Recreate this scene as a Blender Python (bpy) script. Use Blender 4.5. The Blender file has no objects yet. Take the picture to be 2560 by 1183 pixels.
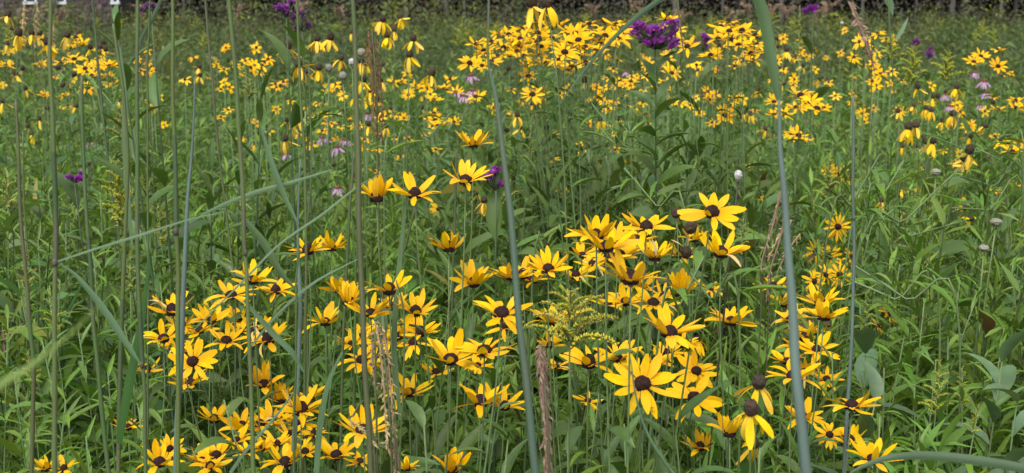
import bpy, math, random
import numpy as np
from mathutils import Vector, Matrix

random.seed(7)
rng = np.random.default_rng(11)
scene = bpy.context.scene
R = math.radians

# ------------------------------------------------------------------ camera, sky, sun, exposure
FPX, CX, CY, HOR = 3000.0, 1280.0, 591.5, 15.0
CAMZ = 1.6
TH = math.atan((CY - HOR) / FPX)
cam_data = bpy.data.cameras.new('camera')
cam_data.sensor_width = 36.0
cam_data.lens = 36.0 * FPX / 2560.0
cam_data.clip_start = 0.05
cam_data.clip_end = 500.0
cam_data.dof.use_dof = True
cam_data.dof.focus_distance = 1.75
cam_data.dof.aperture_fstop = 12.0
cam = bpy.data.objects.new('camera', cam_data)
cam.location = (0, 0, CAMZ)
cam.rotation_euler = (math.pi / 2 - TH, 0, 0)
scene.collection.objects.link(cam)
scene.camera = cam

SUN_EL, SUN_AZ = R(58), R(200)
world = bpy.data.worlds.new('World')
scene.world = world
world.use_nodes = True
wn = world.node_tree
bg = wn.nodes['Background']
sky = wn.nodes.new('ShaderNodeTexSky')
sky.sky_type = 'NISHITA'
sky.sun_disc = False
sky.sun_elevation = SUN_EL
sky.sun_rotation = SUN_AZ
sky.dust_density = 4.0
hsv = wn.nodes.new('ShaderNodeHueSaturation')
hsv.inputs['Saturation'].default_value = 0.30      # an even cloud layer: pale, nearly grey
wn.links.new(sky.outputs[0], hsv.inputs['Color'])
wn.links.new(hsv.outputs[0], bg.inputs['Color'])
bg.inputs['Strength'].default_value = 0.145
sun_data = bpy.data.lights.new('sun', 'SUN')
sun_data.energy = 1.0
sun_data.angle = R(32)
sun_data.color = (1.0, 0.96, 0.9)
sun = bpy.data.objects.new('sun', sun_data)
sun.rotation_euler = (R(32), 0, R(-20))
scene.collection.objects.link(sun)
scene.view_settings.view_transform = 'Standard'
scene.view_settings.look = 'None'
scene.view_settings.exposure = 1.05
scene.view_settings.gamma = 1.0
scene.cycles.max_bounces = 6
scene.cycles.diffuse_bounces = 3
scene.cycles.glossy_bounces = 2
scene.cycles.transmission_bounces = 3

FWD = np.array([0, math.cos(TH), -math.sin(TH)])
UPV = np.array([0, math.sin(TH), math.cos(TH)])
RGT = np.array([1.0, 0, 0])
CAM = np.array([0, 0, CAMZ])


def P(x, y, d):
    """the place in the meadow seen at photograph point x, y, d metres away"""
    return CAM + d * (FWD + (x - CX) / FPX * RGT + (CY - y) / FPX * UPV)


# ------------------------------------------------------------------ materials
def mat(name, rgb, rough=0.55, transl=0.0, hv=0.03, vv=0.25, sv=0.15, attr=None, nscale=0.0, namt=0.25,
        spec=0.35, tcol=None, bump=0.0, stretch=None, basetone=None, patch=None):
    m = bpy.data.materials.new(name)
    m.use_nodes = True
    nt = m.node_tree
    N, L = nt.nodes, nt.links
    pb = N['Principled BSDF']
    out = N['Material Output']
    pb.inputs['Roughness'].default_value = rough
    pb.inputs['Specular IOR Level'].default_value = spec
    if attr:
        a = N.new('ShaderNodeAttribute')
        a.attribute_name = attr
        col = a.outputs['Color']
    else:
        c = N.new('ShaderNodeRGB')
        c.outputs[0].default_value = (*rgb, 1)
        oi = N.new('ShaderNodeObjectInfo')
        h = N.new('ShaderNodeHueSaturation')
        L.new(c.outputs[0], h.inputs['Color'])

        def rnd(mul, add, seed):
            w = N.new('ShaderNodeMath'); w.operation = 'MULTIPLY'
            w.inputs[1].default_value = seed
            L.new(oi.outputs['Random'], w.inputs[0])
            f = N.new('ShaderNodeMath'); f.operation = 'FRACT'
            L.new(w.outputs[0], f.inputs[0])
            q = N.new('ShaderNodeMath'); q.operation = 'MULTIPLY_ADD'
            q.inputs[1].default_value = mul
            q.inputs[2].default_value = add
            L.new(f.outputs[0], q.inputs[0])
            return q.outputs[0]
        L.new(rnd(hv, 0.5 - hv / 2, 1.0), h.inputs['Hue'])
        L.new(rnd(vv, 1 - vv / 2, 17.3), h.inputs['Value'])
        L.new(rnd(sv, 1 - sv / 2, 41.7), h.inputs['Saturation'])
        col = h.outputs[0]
    if nscale:
        tc = N.new('ShaderNodeTexCoord')
        src = tc.outputs['Object']
        if stretch:
            mp = N.new('ShaderNodeMapping')
            mp.inputs['Scale'].default_value = stretch
            L.new(src, mp.inputs['Vector'])
            src = mp.outputs[0]
        nz = N.new('ShaderNodeTexNoise')
        nz.inputs['Scale'].default_value = nscale
        nz.inputs['Detail'].default_value = 3
        L.new(src, nz.inputs['Vector'])
        mr = N.new('ShaderNodeMapRange')
        mr.inputs['From Min'].default_value = 0.3
        mr.inputs['From Max'].default_value = 0.7
        mr.inputs['To Min'].default_value = 1 - namt
        mr.inputs['To Max'].default_value = 1 + namt
        L.new(nz.outputs['Fac'], mr.inputs['Value'])
        mx = N.new('ShaderNodeVectorMath'); mx.operation = 'SCALE'
        L.new(col, mx.inputs[0])
        L.new(mr.outputs[0], mx.inputs['Scale'])
        col = mx.outputs[0]
        if bump:
            b = N.new('ShaderNodeBump')
            b.inputs['Strength'].default_value = bump
            b.inputs['Distance'].default_value = 0.002
            L.new(nz.outputs['Fac'], b.inputs['Height'])
            L.new(b.outputs[0], pb.inputs['Normal'])
    if basetone:                       # petals are deeper orange where they join the disc
        tc2 = N.new('ShaderNodeTexCoord'); sx = N.new('ShaderNodeSeparateXYZ')
        L.new(tc2.outputs['Object'], sx.inputs[0])
        mr2 = N.new('ShaderNodeMapRange')
        mr2.inputs['From Min'].default_value = 0.05; mr2.inputs['From Max'].default_value = 0.5
        mr2.inputs['To Min'].default_value = 1.0; mr2.inputs['To Max'].default_value = 0.0
        L.new(sx.outputs['X'], mr2.inputs['Value'])
        mixb = N.new('ShaderNodeMix'); mixb.data_type = 'RGBA'
        mixb.inputs['B'].default_value = (*basetone, 1)
        L.new(mr2.outputs[0], mixb.inputs['Factor']); L.new(col, mixb.inputs['A'])
        col = mixb.outputs['Result']
    if patch:                          # stalks turn purple-brown or yellow in places
        tc3 = N.new('ShaderNodeTexCoord'); mp3 = N.new('ShaderNodeMapping')
        mp3.inputs['Scale'].default_value = (40, 40, 5)
        L.new(tc3.outputs['Object'], mp3.inputs['Vector'])
        nz3 = N.new('ShaderNodeTexNoise'); nz3.inputs['Scale'].default_value = 1.0; nz3.inputs['Detail'].default_value = 4
        L.new(mp3.outputs[0], nz3.inputs['Vector'])
        mr3 = N.new('ShaderNodeMapRange')
        mr3.inputs['From Min'].default_value = 0.48; mr3.inputs['From Max'].default_value = 0.72
        mr3.inputs['To Max'].default_value = 0.75
        L.new(nz3.outputs['Fac'], mr3.inputs['Value'])
        mixp = N.new('ShaderNodeMix'); mixp.data_type = 'RGBA'
        mixp.inputs['B'].default_value = (*patch, 1)
        L.new(mr3.outputs[0], mixp.inputs['Factor']); L.new(col, mixp.inputs['A'])
        col = mixp.outputs['Result']
    L.new(col, pb.inputs['Base Color'])
    if transl:
        t = N.new('ShaderNodeBsdfTranslucent')
        if tcol:
            mm = N.new('ShaderNodeVectorMath'); mm.operation = 'MULTIPLY'
            mm.inputs[1].default_value = tcol
            L.new(col, mm.inputs[0])
            L.new(mm.outputs[0], t.inputs['Color'])
        else:
            L.new(col, t.inputs['Color'])
        ms = N.new('ShaderNodeMixShader')
        ms.inputs[0].default_value = transl
        L.new(pb.outputs[0], ms.inputs[1])
        L.new(t.outputs[0], ms.inputs[2])
        L.new(ms.outputs[0], out.inputs['Surface'])
    return m


LT = (1.25, 1.25, 0.6)
M = {
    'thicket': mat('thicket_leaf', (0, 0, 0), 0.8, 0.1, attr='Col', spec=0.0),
    'veg': mat('leaf_green_mixed', (0, 0, 0), 0.5, 0.3, attr='Col', tcol=LT, spec=0.2),
    'petal': mat('golden_petal', (0.72, 0.425, 0.006), 0.7, 0.28, 0.022, 0.24, 0.04, nscale=9, namt=0.2, spec=0.15, basetone=(0.66, 0.32, 0.004),
                 stretch=(1, 14, 1), tcol=(1.1, 1.05, 0.8)),
    'petal_small': mat('small_golden_petal', (0.74, 0.42, 0.008), 0.7, 0.25, 0.022, 0.3, 0.05, spec=0.15),
    'lemon': mat('lemon_petal', (0.80, 0.52, 0.03), 0.6, 0.3, 0.02, 0.22, 0.15, nscale=9, namt=0.12, spec=0.25, stretch=(1, 14, 1)),
    'wilted': mat('wilted_petal', (0.55, 0.42, 0.16), 0.7, 0.25, 0.03, 0.4, 0.3),
    'pink': mat('pink_petal', (0.42, 0.26, 0.40), 0.6, 0.3, 0.03, 0.3, 0.3),
    'purple': mat('purple_floret', (0.27, 0.040, 0.31), 0.6, 0.25, 0.04, 0.6, 0.2),
    'bud_dark': mat('dark_purple_bud', (0.045, 0.016, 0.05), 0.7, 0, 0.05, 0.5),
    'disc': mat('dark_brown_disc', (0.017, 0.0065, 0.0055), 0.75, 0, 0.02, 0.4, spec=0.2),
    'cone': mat('grey_brown_cone', (0.045, 0.033, 0.022), 0.85, 0, 0.03, 0.6, nscale=400, namt=0.4, spec=0.15),
    'rust': mat('rust_cone', (0.12, 0.035, 0.018), 0.8, 0, 0.02, 0.4),
    'stem': mat('pale_green_stem', (0.10, 0.155, 0.055), 0.6, 0, 0.03, 0.4),
    'stem_dark': mat('dark_green_stem', (0.045, 0.075, 0.030), 0.55, 0, 0.05, 0.4),
    'stem_brown': mat('brown_stem', (0.05, 0.036, 0.028), 0.7, 0, 0.02, 0.4),
    'leaf': mat('dark_green_leaf', (0.062, 0.116, 0.024), 0.5, 0.22, 0.03, 0.45, 0.2, nscale=5, namt=0.12, tcol=LT, spec=0.45),
    'leaf_blue': mat('blue_green_leaf', (0.085, 0.145, 0.066), 0.5, 0.2, 0.03, 0.35, 0.2, nscale=5, namt=0.12, tcol=LT),
    'leaf_light': mat('fresh_green_leaf', (0.103, 0.190, 0.028), 0.5, 0.3, 0.03, 0.45, 0.2, nscale=5, namt=0.1, tcol=LT),
    'culm': mat('green_culm', (0.056, 0.095, 0.022), 0.6, 0, 0.04, 0.3, nscale=30, namt=0.16, stretch=(1, 1, 0.06), patch=(0.085, 0.075, 0.045)),
    'culm_blue': mat('waxy_blue_culm', (0.078, 0.120, 0.100), 0.5, 0, 0.03, 0.2, nscale=30, namt=0.18, stretch=(1, 1, 0.06), patch=(0.075, 0.085, 0.085)),
    'culm_teal': mat('teal_culm', (0.052, 0.090, 0.058), 0.5, 0, 0.03, 0.2, nscale=30, namt=0.2, stretch=(1, 1, 0.06), patch=(0.085, 0.075, 0.045)),
    'culm_dark': mat('dark_culm', (0.042, 0.068, 0.022), 0.6, 0, 0.04, 0.3, nscale=30, namt=0.2, stretch=(1, 1, 0.06), patch=(0.085, 0.075, 0.045)),
    'culm_brown': mat('brown_culm', (0.066, 0.078, 0.030), 0.6, 0, 0.03, 0.3, nscale=30, namt=0.25, stretch=(1, 1, 0.06), patch=(0.085, 0.075, 0.045)),
    'node': mat('purple_brown_node', (0.06, 0.055, 0.035), 0.6, 0, 0.03, 0.4),
    'blade': mat('grass_blade', (0.075, 0.140, 0.060), 0.45, 0.25, 0.03, 0.3, nscale=20, namt=0.1, tcol=LT),
    'blade_blue': mat('waxy_blue_blade', (0.085, 0.145, 0.075), 0.5, 0.2, 0.02, 0.2, nscale=20, namt=0.12),
    'blade_dark': mat('deep_green_blade', (0.040, 0.105, 0.022), 0.45, 0.3, 0.02, 0.2, nscale=20, namt=0.1, tcol=LT),
    'plume': mat('bronze_spikelet', (0.16, 0.085, 0.032), 0.7, 0.1, 0.03, 0.4),
    'plume_pink': mat('dusky_pink_spikelet', (0.23, 0.155, 0.105), 0.75, 0.1, 0.03, 0.4),
    'straw': mat('straw_spikelet', (0.36, 0.27, 0.13), 0.75, 0.15, 0.03, 0.4),
    'gold_bud': mat('golden_bud', (0.50, 0.45, 0.055), 0.65, 0.15, 0.03, 0.4),
    'green_bud': mat('yellow_green_bud', (0.29, 0.34, 0.06), 0.65, 0.2, 0.05, 0.4),
    'lime_bud': mat('lime_bud', (0.37, 0.40, 0.04), 0.65, 0.2, 0.04, 0.35),
    'grey_head': mat('grey_green_seed_ball', (0.18, 0.18, 0.13), 0.85, 0, 0.02, 0.3, nscale=300, namt=0.4),
    'white_head': mat('white_seed_head', (0.36, 0.35, 0.35), 0.85, 0, 0.02, 0.1, nscale=300, namt=0.3),
    'soil': mat('soil_and_litter', (0.038, 0.034, 0.020), 0.9, 0, 0, 0, 0, nscale=6, namt=0.6),
    'bark': mat('grey_bark', (0.115, 0.105, 0.095), 0.85, 0, 0.02, 0.5, nscale=14, namt=0.35, stretch=(1, 1, 0.2)),
    'stone': mat('purple_brown_stone', (0.085, 0.062, 0.066), 0.9, 0, 0.10, 0.9, 0.8, nscale=6, namt=0.3),
    'mortar': mat('grey_mortar', (0.055, 0.050, 0.048), 0.95, 0, 0, 0, nscale=8, namt=0.3),
    'white': mat('white_paint', (0.50, 0.51, 0.54), 0.5, 0, 0, 0.05),
    'roof': mat('slate_roof', (0.06, 0.058, 0.06), 0.7, 0, 0.02, 0.4, nscale=4, namt=0.3),
    'glass': mat('dark_window_glass', (0.025, 0.032, 0.04), 0.08, 0, 0, 0, spec=0.6),
}


# ------------------------------------------------------------------ mesh helpers
def mesh(name, V, F, m=None, mi=None, smooth=True):
    me = bpy.data.meshes.new(name)
    me.from_pydata([tuple(map(float, v)) for v in V], [], [tuple(map(int, f)) for f in F])
    for q in (m if isinstance(m, (list, tuple)) else [m]):
        me.materials.append(M[q])
    if mi is not None:
        me.polygons.foreach_set('material_index', np.array(mi, dtype=np.int32))
    if smooth:
        me.polygons.foreach_set('use_smooth', np.ones(len(F), dtype=bool))
    me.update()
    return me


COL = scene.collection


def link(name, me, parent=None, mtx=None):
    o = bpy.data.objects.new(name, me)
    COL.objects.link(o)
    if parent is not None:
        o.parent = parent
    if mtx is not None:
        o.matrix_local = mtx
    return o


def root(name, loc, label, cat, group=None):
    o = bpy.data.objects.new(name, None)
    o.empty_display_size = 0.02
    o.location = loc
    COL.objects.link(o)
    o['label'] = label
    o['category'] = cat
    if group:
        o['group'] = group
    return o


class MB:
    """collects pieces of one mesh"""
    def __init__(self):
        self.V, self.F, self.I, self.n = [], [], [], 0

    def add(self, V, F, i=0):
        V = np.asarray(V, float)
        self.V.append(V)
        for f in F:
            self.F.append(tuple(k + self.n for k in f))
            self.I.append(i)
        self.n += len(V)

    def mesh(self, name, m, smooth=True):
        return mesh(name, np.concatenate(self.V), self.F, m, self.I, smooth)


def frames(path):
    path = np.asarray(path, float)
    t = np.gradient(path, axis=0)
    t /= np.linalg.norm(t, axis=1)[:, None] + 1e-12
    ref = np.array([0.31, 0.95, 0.05])
    if abs(np.dot(t.mean(0), ref)) > 0.9 * np.linalg.norm(t.mean(0)):
        ref = np.array([0.9, 0.1, 0.4])
    u = np.cross(t, ref)
    u /= np.linalg.norm(u, axis=1)[:, None] + 1e-12
    return path, t, u, np.cross(t, u)


def tube(path, rad, sides=5, cap=True):
    path, t, u, v = frames(path)
    n = len(path)
    rad = np.broadcast_to(np.asarray(rad, float), (n,))
    a = np.arange(sides) * 2 * math.pi / sides
    V = path[:, None] + rad[:, None, None] * (np.cos(a)[None, :, None] * u[:, None] + np.sin(a)[None, :, None] * v[:, None])
    V = V.reshape(-1, 3)
    F = [(i * sides + j, i * sides + (j + 1) % sides, (i + 1) * sides + (j + 1) % sides, (i + 1) * sides + j)
         for i in range(n - 1) for j in range(sides)]
    if cap:
        F.append(tuple(range(sides - 1, -1, -1)))
        F.append(tuple(range((n - 1) * sides, n * sides)))
    return V, F


def catmull(pts, k=6):
    p = np.asarray(pts, float)
    p = np.vstack([2 * p[0] - p[1], p, 2 * p[-1] - p[-2]])
    out = []
    for i in range(1, len(p) - 2):
        for s in np.arange(k) / k:
            a, b, c, d = p[i - 1], p[i], p[i + 1], p[i + 2]
            out.append(0.5 * (2 * b + (c - a) * s + (2 * a - 5 * b + 4 * c - d) * s * s + (3 * b - a - 3 * c + d) * s ** 3))
    out.append(p[-2])
    return np.array(out)


def bezier(a, b, c, d, n=8):
    t = np.linspace(0, 1, n)[:, None]
    a, b, c, d = map(np.asarray, (a, b, c, d))
    return (1 - t) ** 3 * a + 3 * (1 - t) ** 2 * t * b + 3 * (1 - t) * t * t * c + t ** 3 * d


def strip(L, W, curve, prof, cols=5, rows=5, ridge=0.0, fold=0.0, twist=0.0, side=0.0):
    """petal or leaf along +x with its face to +z; curve = change of elevation along it"""
    V, F = [], []
    x = z = 0.0
    e = 0.0
    for i in range(rows + 1):
        t = i / rows
        if i:
            e = curve * (t - 0.5 / rows)
            x += math.cos(e) * L / rows
            z += math.sin(e) * L / rows
        w = W * prof(t)
        tw = twist * t
        for j in range(cols):
            s = j / (cols - 1) * 2 - 1
            h = ridge * W * (1 if j % 2 else -0.4) * (1 - t * 0.6) + fold * w * (abs(s))
            yy = s * w / 2
            V.append((x - math.sin(e) * h, yy * math.cos(tw) - h * math.sin(tw) + side * t * t * L,
                      z + math.cos(e) * h + yy * math.sin(tw)))
    for i in range(rows):
        for j in range(cols - 1):
            a = i * cols + j
            F.append((a, a + 1, a + cols + 1, a + cols))
    return V, F


def petal_prof(t, wide=0.55, tip=0.25):
    a = 0.34 + 0.66 * math.sin(min(1, t / wide) * math.pi / 2) ** 1.1
    if t > wide:
        q = (t - wide) / (1 - wide)
        a *= (1 - q ** 2.2 * (1 - tip))
    return a


def leaf_prof(t, wide=0.35):
    if t < wide:
        return 0.12 + 0.88 * math.sin(t / wide * math.pi / 2)
    q = (t - wide) / (1 - wide)
    return max(0.03, math.cos(q * math.pi / 2) ** 0.9)


ORD = ['first', 'second', 'third', 'fourth', 'fifth', 'sixth', 'seventh', 'eighth', 'ninth', 'tenth', 'eleventh', 'twelfth',
       'thirteenth', 'fourteenth', 'fifteenth', 'sixteenth', 'seventeenth', 'eighteenth', 'nineteenth', 'twentieth',
       'twenty-first', 'twenty-second', 'twenty-third', 'twenty-fourth', 'twenty-fifth', 'twenty-sixth', 'twenty-seventh',
       'twenty-eighth', 'twenty-ninth', 'thirtieth']

# ------------------------------------------------------------------ the setting: ground
gx = np.concatenate([np.linspace(-160, -30, 8), np.linspace(-26, 30, 60), np.linspace(40, 160, 8)])
gy = np.concatenate([np.linspace(-40, -2, 5), np.linspace(0, 30, 40), np.linspace(32, 60, 14), np.linspace(64, 140, 14)])
gX, gY = np.meshgrid(gx, gy)
gZ = 0.015 * np.sin(gX * 2.1) * np.cos(gY * 1.7) - 0.02
rise = np.clip((gY - 62) / 50, 0, 1)
gZ = gZ + 26 * rise * rise * (3 - 2 * rise)  # unseen hillside added behind the woods so no bright sky leaks through
nx, ny = len(gx), len(gy)
GV = np.stack([gX, gY, gZ], -1).reshape(-1, 3)
GF = [(j * nx + i, j * nx + i + 1, (j + 1) * nx + i + 1, (j + 1) * nx + i) for j in range(ny - 1) for i in range(nx - 1)]
ground = link('ground', mesh('ground', GV, GF, 'soil'))
ground['kind'] = 'structure'


# ------------------------------------------------------------------ masses of leaves (nobody could count them)
class Veg:
    def __init__(self):
        self.V, self.Q, self.C, self.n = [], [], [], 0

    def add(self, V, Q, C):
        self.V.append(V.astype(np.float32)); self.Q.append((Q + self.n).astype(np.int32)); self.C.append(C.astype(np.float32))
        self.n += len(V)

    def leaves(self, P0, az, el, bend, L, W, col, ns=4, fold=0.3, flat=False, roll=None, wide=0.35):
        n = len(az)
        t = np.linspace(0, 1, ns + 1)
        e = el[:, None] - bend[:, None] * t[None]
        em = (e[:, 1:] + e[:, :-1]) / 2
        seg = (L / ns)[:, None]
        z0 = np.zeros((n, 1))
        r = np.concatenate([z0, np.cumsum(np.cos(em) * seg, 1)], 1)
        z = np.concatenate([z0, np.cumsum(np.sin(em) * seg, 1)], 1)
        dh = np.stack([np.cos(az), np.sin(az), np.zeros(n)], 1)
        sd = np.stack([-np.sin(az), np.cos(az), np.zeros(n)], 1)
        sp = P0[:, None] + r[..., None] * dh[:, None] + z[..., None] * np.array([0, 0, 1.0])
        nr = -np.sin(e)[..., None] * dh[:, None] + np.cos(e)[..., None] * np.array([0, 0, 1.0])
        if roll is None:
            roll = rng.normal(0, 0.6, n)
        s2 = sd[:, None] * np.cos(roll)[:, None, None] + nr * np.sin(roll)[:, None, None]
        w = (W[:, None] * np.array([leaf_prof(q, wide) for q in t])[None] / 2)[..., None]
        k = 2 if flat else 3
        if flat:
            V = np.stack([sp + s2 * w, sp - s2 * w], 2)
        else:
            V = np.stack([sp + s2 * w + nr * fold * w, sp, sp - s2 * w + nr * fold * w], 2)
        base = (np.arange(n) * (ns + 1) * k)[:, None, None]
        i = (np.arange(ns) * k)[None, :, None]
        j = np.arange(k - 1)[None, None, :]
        a = base + i + j
        Q = np.stack([a, a + 1, a + k + 1, a + k], -1).reshape(-1, 4)
        C = np.repeat(col, (ns + 1) * k, 0)
        self.add(V.reshape(-1, 3), Q, C)

    def stems(self, path, rad, col):
        n, k, _ = path.shape
        a = np.arange(3) * 2 * math.pi / 3
        off = np.stack([np.cos(a), np.sin(a), 0 * a], 1)
        tp = np.linspace(1, 0.5, k)
        V = path[:, :, None] + (rad[:, None] * tp[None])[..., None, None] * off[None, None]
        base = (np.arange(n) * k * 3)[:, None, None]
        i = (np.arange(k - 1) * 3)[None, :, None]
        j = np.arange(3)[None, None, :]
        j2 = (np.arange(3) + 1) % 3
        j2 = j2[None, None, :]
        Q = np.stack([base + i + j, base + i + j2, base + i + 3 + j2, base + i + 3 + j], -1).reshape(-1, 4)
        self.add(V.reshape(-1, 3), Q, np.repeat(col, k * 3, 0))

    def build(self, name, label, cat, m='veg'):
        V = np.concatenate(self.V); Q = np.concatenate(self.Q); C = np.concatenate(self.C)
        me = bpy.data.meshes.new(name)
        me.vertices.add(len(V)); me.vertices.foreach_set('co', V.ravel())
        me.loops.add(len(Q) * 4); me.loops.foreach_set('vertex_index', Q.ravel())
        me.polygons.add(len(Q)); me.polygons.foreach_set('loop_start', np.arange(0, len(Q) * 4, 4, dtype=np.int32))
        me.polygons.foreach_set('use_smooth', np.ones(len(Q), dtype=bool))
        me.update(calc_edges=True)
        at = me.color_attributes.new('Col', 'FLOAT_COLOR', 'POINT')
        at.data.foreach_set('color', np.concatenate([C, np.ones((len(C), 1), np.float32)], 1).ravel())
        me.materials.append(M[m])
        o = link(name, me)
        o['kind'] = 'stuff'; o['label'] = label; o['category'] = cat
        return o


def tint(base, n, v=0.3, h=0.18):
    c = np.array(base)[None] * (1 + rng.uniform(-v, v, n))[:, None]
    c = c * np.stack([1 + rng.uniform(-h, h, n), 1 + rng.uniform(-h * .3, h * .3, n), 1 + rng.uniform(-h, h, n)], 1)
    return np.clip(c, 0.004, 1)


def field(y0, y1, dens, margin=0.35, half=0.46):
    """random spots on the ground between two distances, inside the view and a step beside it"""
    area = half * (y1 ** 2 - y0 ** 2) + 2 * margin * (y1 - y0)
    n = int(area * dens)
    out = np.zeros((0, 2))
    while len(out) < n:
        y = rng.uniform(y0, y1, n * 2)
        x = rng.uniform(-1, 1, n * 2) * (half * y1 + margin)
        ok = np.abs(x) < half * y + margin
        out = np.vstack([out, np.stack([x, y], 1)[ok]])
    return out[:n]


def patchy(xy, s=1.0, ph=0.0):
    x, y = xy[:, 0] * s, xy[:, 1] * s
    return 0.5 + 0.25 * (np.sin(x * 2.3 + 1.7 * np.sin(y * 1.1 + ph) + ph) + np.sin(y * 1.9 - x * 0.8 + 2 * ph))


GOLD_G = (0.101, 0.186, 0.028)
FRESH = (0.124, 0.212, 0.032)
DEEP = (0.062, 0.130, 0.024)
BLUE = (0.078, 0.145, 0.048)
OLIVE = (0.105, 0.168, 0.034)


def leafy(vg, xy, h, nl, L, W, colr, ns, flat, lean=0.08, el=(0.2, 0.9), bend=(0.3, 1.3), z0=0.15, stemr=0.0022, wide=0.35):
    n = len(xy)
    ln = rng.normal(0, lean, (n, 2))
    base = np.concatenate([xy, np.zeros((n, 1))], 1)
    s = np.linspace(0, 1, 4)
    path = base[:, None] + np.stack([ln[:, 0:1] * (s ** 2)[None] * h[:, None], ln[:, 1:2] * (s ** 2)[None] * h[:, None],
                                     s[None] * h[:, None]], -1)
    vg.stems(path, np.full(n, stemr) * rng.uniform(0.7, 1.3, n), tint((0.085, 0.115, 0.045), n, 0.4, 0.3))
    i = np.arange(nl)
    ss = z0 + (1 - z0) * (i[None] + rng.uniform(0, 1, (n, nl))) / nl
    az = (i[None] * 2.4 + rng.uniform(0, 6.28, n)[:, None] + rng.normal(0, 0.3, (n, nl)))
    pos = base[:, None] + np.stack([ln[:, 0:1] * ss ** 2 * h[:, None], ln[:, 1:2] * ss ** 2 * h[:, None], ss * h[:, None]], -1)
    size = (0.6 + 0.6 * np.sin(np.clip(ss, 0, 1) * math.pi * 0.85)) * rng.uniform(0.7, 1.25, (n, nl)) * rng.uniform(0.8, 1.2, (n, 1))
    elv = rng.uniform(*el, (n, nl)) + 0.5 * (ss - 0.6)
    pc = tint(colr, n, 0.28, 0.18)
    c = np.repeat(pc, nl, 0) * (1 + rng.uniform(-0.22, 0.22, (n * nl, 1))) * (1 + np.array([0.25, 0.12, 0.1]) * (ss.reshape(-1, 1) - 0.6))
    old = rng.uniform(0, 1, n * nl)
    c = np.where((old < 0.007)[:, None], np.array([0.10, 0.060, 0.032]), c)          # dead brown leaves
    c = np.where(((old > 0.007) & (old < 0.016))[:, None], np.array([0.21, 0.19, 0.045]), c)   # yellowed ones
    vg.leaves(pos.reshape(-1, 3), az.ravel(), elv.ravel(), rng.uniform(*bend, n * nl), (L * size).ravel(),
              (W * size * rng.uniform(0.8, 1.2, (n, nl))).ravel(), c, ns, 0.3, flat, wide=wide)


def grassy(vg, xy, nb, L, W, colr, ns, flat=True, el=(1.05, 1.5), bend=(0.1, 1.2), spread=0.04):
    n = len(xy)
    pos = np.repeat(np.concatenate([xy, np.zeros((n, 1))], 1), nb, 0)
    pos[:, :2] += rng.normal(0, spread, (n * nb, 2))
    LL = L[0] + (L[1] - L[0]) * rng.uniform(0, 1, n * nb)
    pc = np.repeat(tint(colr, n, 0.25, 0.2), nb, 0) * (1 + rng.uniform(-0.2, 0.2, (n * nb, 1)))
    vg.leaves(pos, rng.uniform(0, 6.28, n * nb), rng.uniform(*el, n * nb), rng.uniform(*bend, n * nb), LL,
              W * rng.uniform(0.6, 1.3, n * nb), pc, ns, 0.2, flat, wide=0.25)


def pick(xy, prob):
    return xy[rng.uniform(0, 1, len(xy)) < prob]


# near undergrowth: 0.9 m to 5.5 m
near = Veg()
for y0, y1, dens in ((0.85, 1.5, 70), (1.5, 2.6, 185), (2.6, 4.0, 160), (4.0, 5.6, 115)):
    xy = field(y0, y1, dens, 0.38)
    ratio = xy[:, 0] / xy[:, 1]
    lim = np.where(xy[:, 1] < 1.45, 0.66, np.where(xy[:, 1] < 2.1, 0.79, 0.92))
    side = np.clip(np.abs(xy[:, 0] + 0.03 * xy[:, 1]) / (0.3 * xy[:, 1] + 0.1), 0, 1) ** 3      # taller at the flanks of the bloom patch
    kind = patchy(xy, 1.4) + rng.normal(0, 0.18, len(xy))
    hgt = lim * rng.uniform(0.72, 1.12, len(xy)) + 0.18 * side * (xy[:, 1] > 1.5)
    rightish = xy[:, 0] / xy[:, 1]
    q = kind < 0.46
    hi = y1 < 4.1
    leafy(near, xy[q], hgt[q], 50 if hi else 28, 0.078, 0.0118, GOLD_G, 3, not hi, 0.09, el=(0.35, 1.1), bend=(0.1, 0.9))
    q = (kind >= 0.46) & (kind < 0.53)
    leafy(near, xy[q], hgt[q] * 0.95, 24 if hi else 18, 0.090, 0.021, DEEP, 4, not hi, 0.10, el=(0.3, 1.0), bend=(0.2, 1.2))
    q = (kind >= 0.53) & (kind < 0.90)
    leafy(near, xy[q], hgt[q] * 1.03, 66 if hi else 36, 0.060, 0.0074, FRESH, 2, not hi, 0.12, el=(0.3, 1.2), bend=(0.0, 0.8))
    q = kind >= 0.90
    leafy(near, xy[q], hgt[q], 18, 0.10, 0.024, BLUE, 4, not hi, 0.12, bend=(0.3, 1.3))
    g = field(y0, y1, dens * 0.35, 0.38)
    grassy(near, g, 6, (0.45, 0.95), 0.0075, BLUE, 5 if hi else 4)
    # low litter-level leaves that close the gaps to the soil
    g = field(y0, y1, dens * 0.5, 0.38)
    leafy(near, g, rng.uniform(0.2, 0.5, len(g)), 12, 0.10, 0.03, DEEP, 3, True, 0.25)
# taller leafy growth under the golden bank
xy = np.stack([rng.uniform(-0.16, 0.62, 150), rng.uniform(3.0, 4.6, 150)], 1)
leafy(near, xy, rng.uniform(0.95, 1.22, 150), 30, 0.095, 0.019, (0.075, 0.130, 0.030), 3, True, 0.10, el=(0.4, 1.1), bend=(0.2, 1.2))
near.build('undergrowth', 'dense leafy green undergrowth between the near flowers', 'undergrowth')

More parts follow.
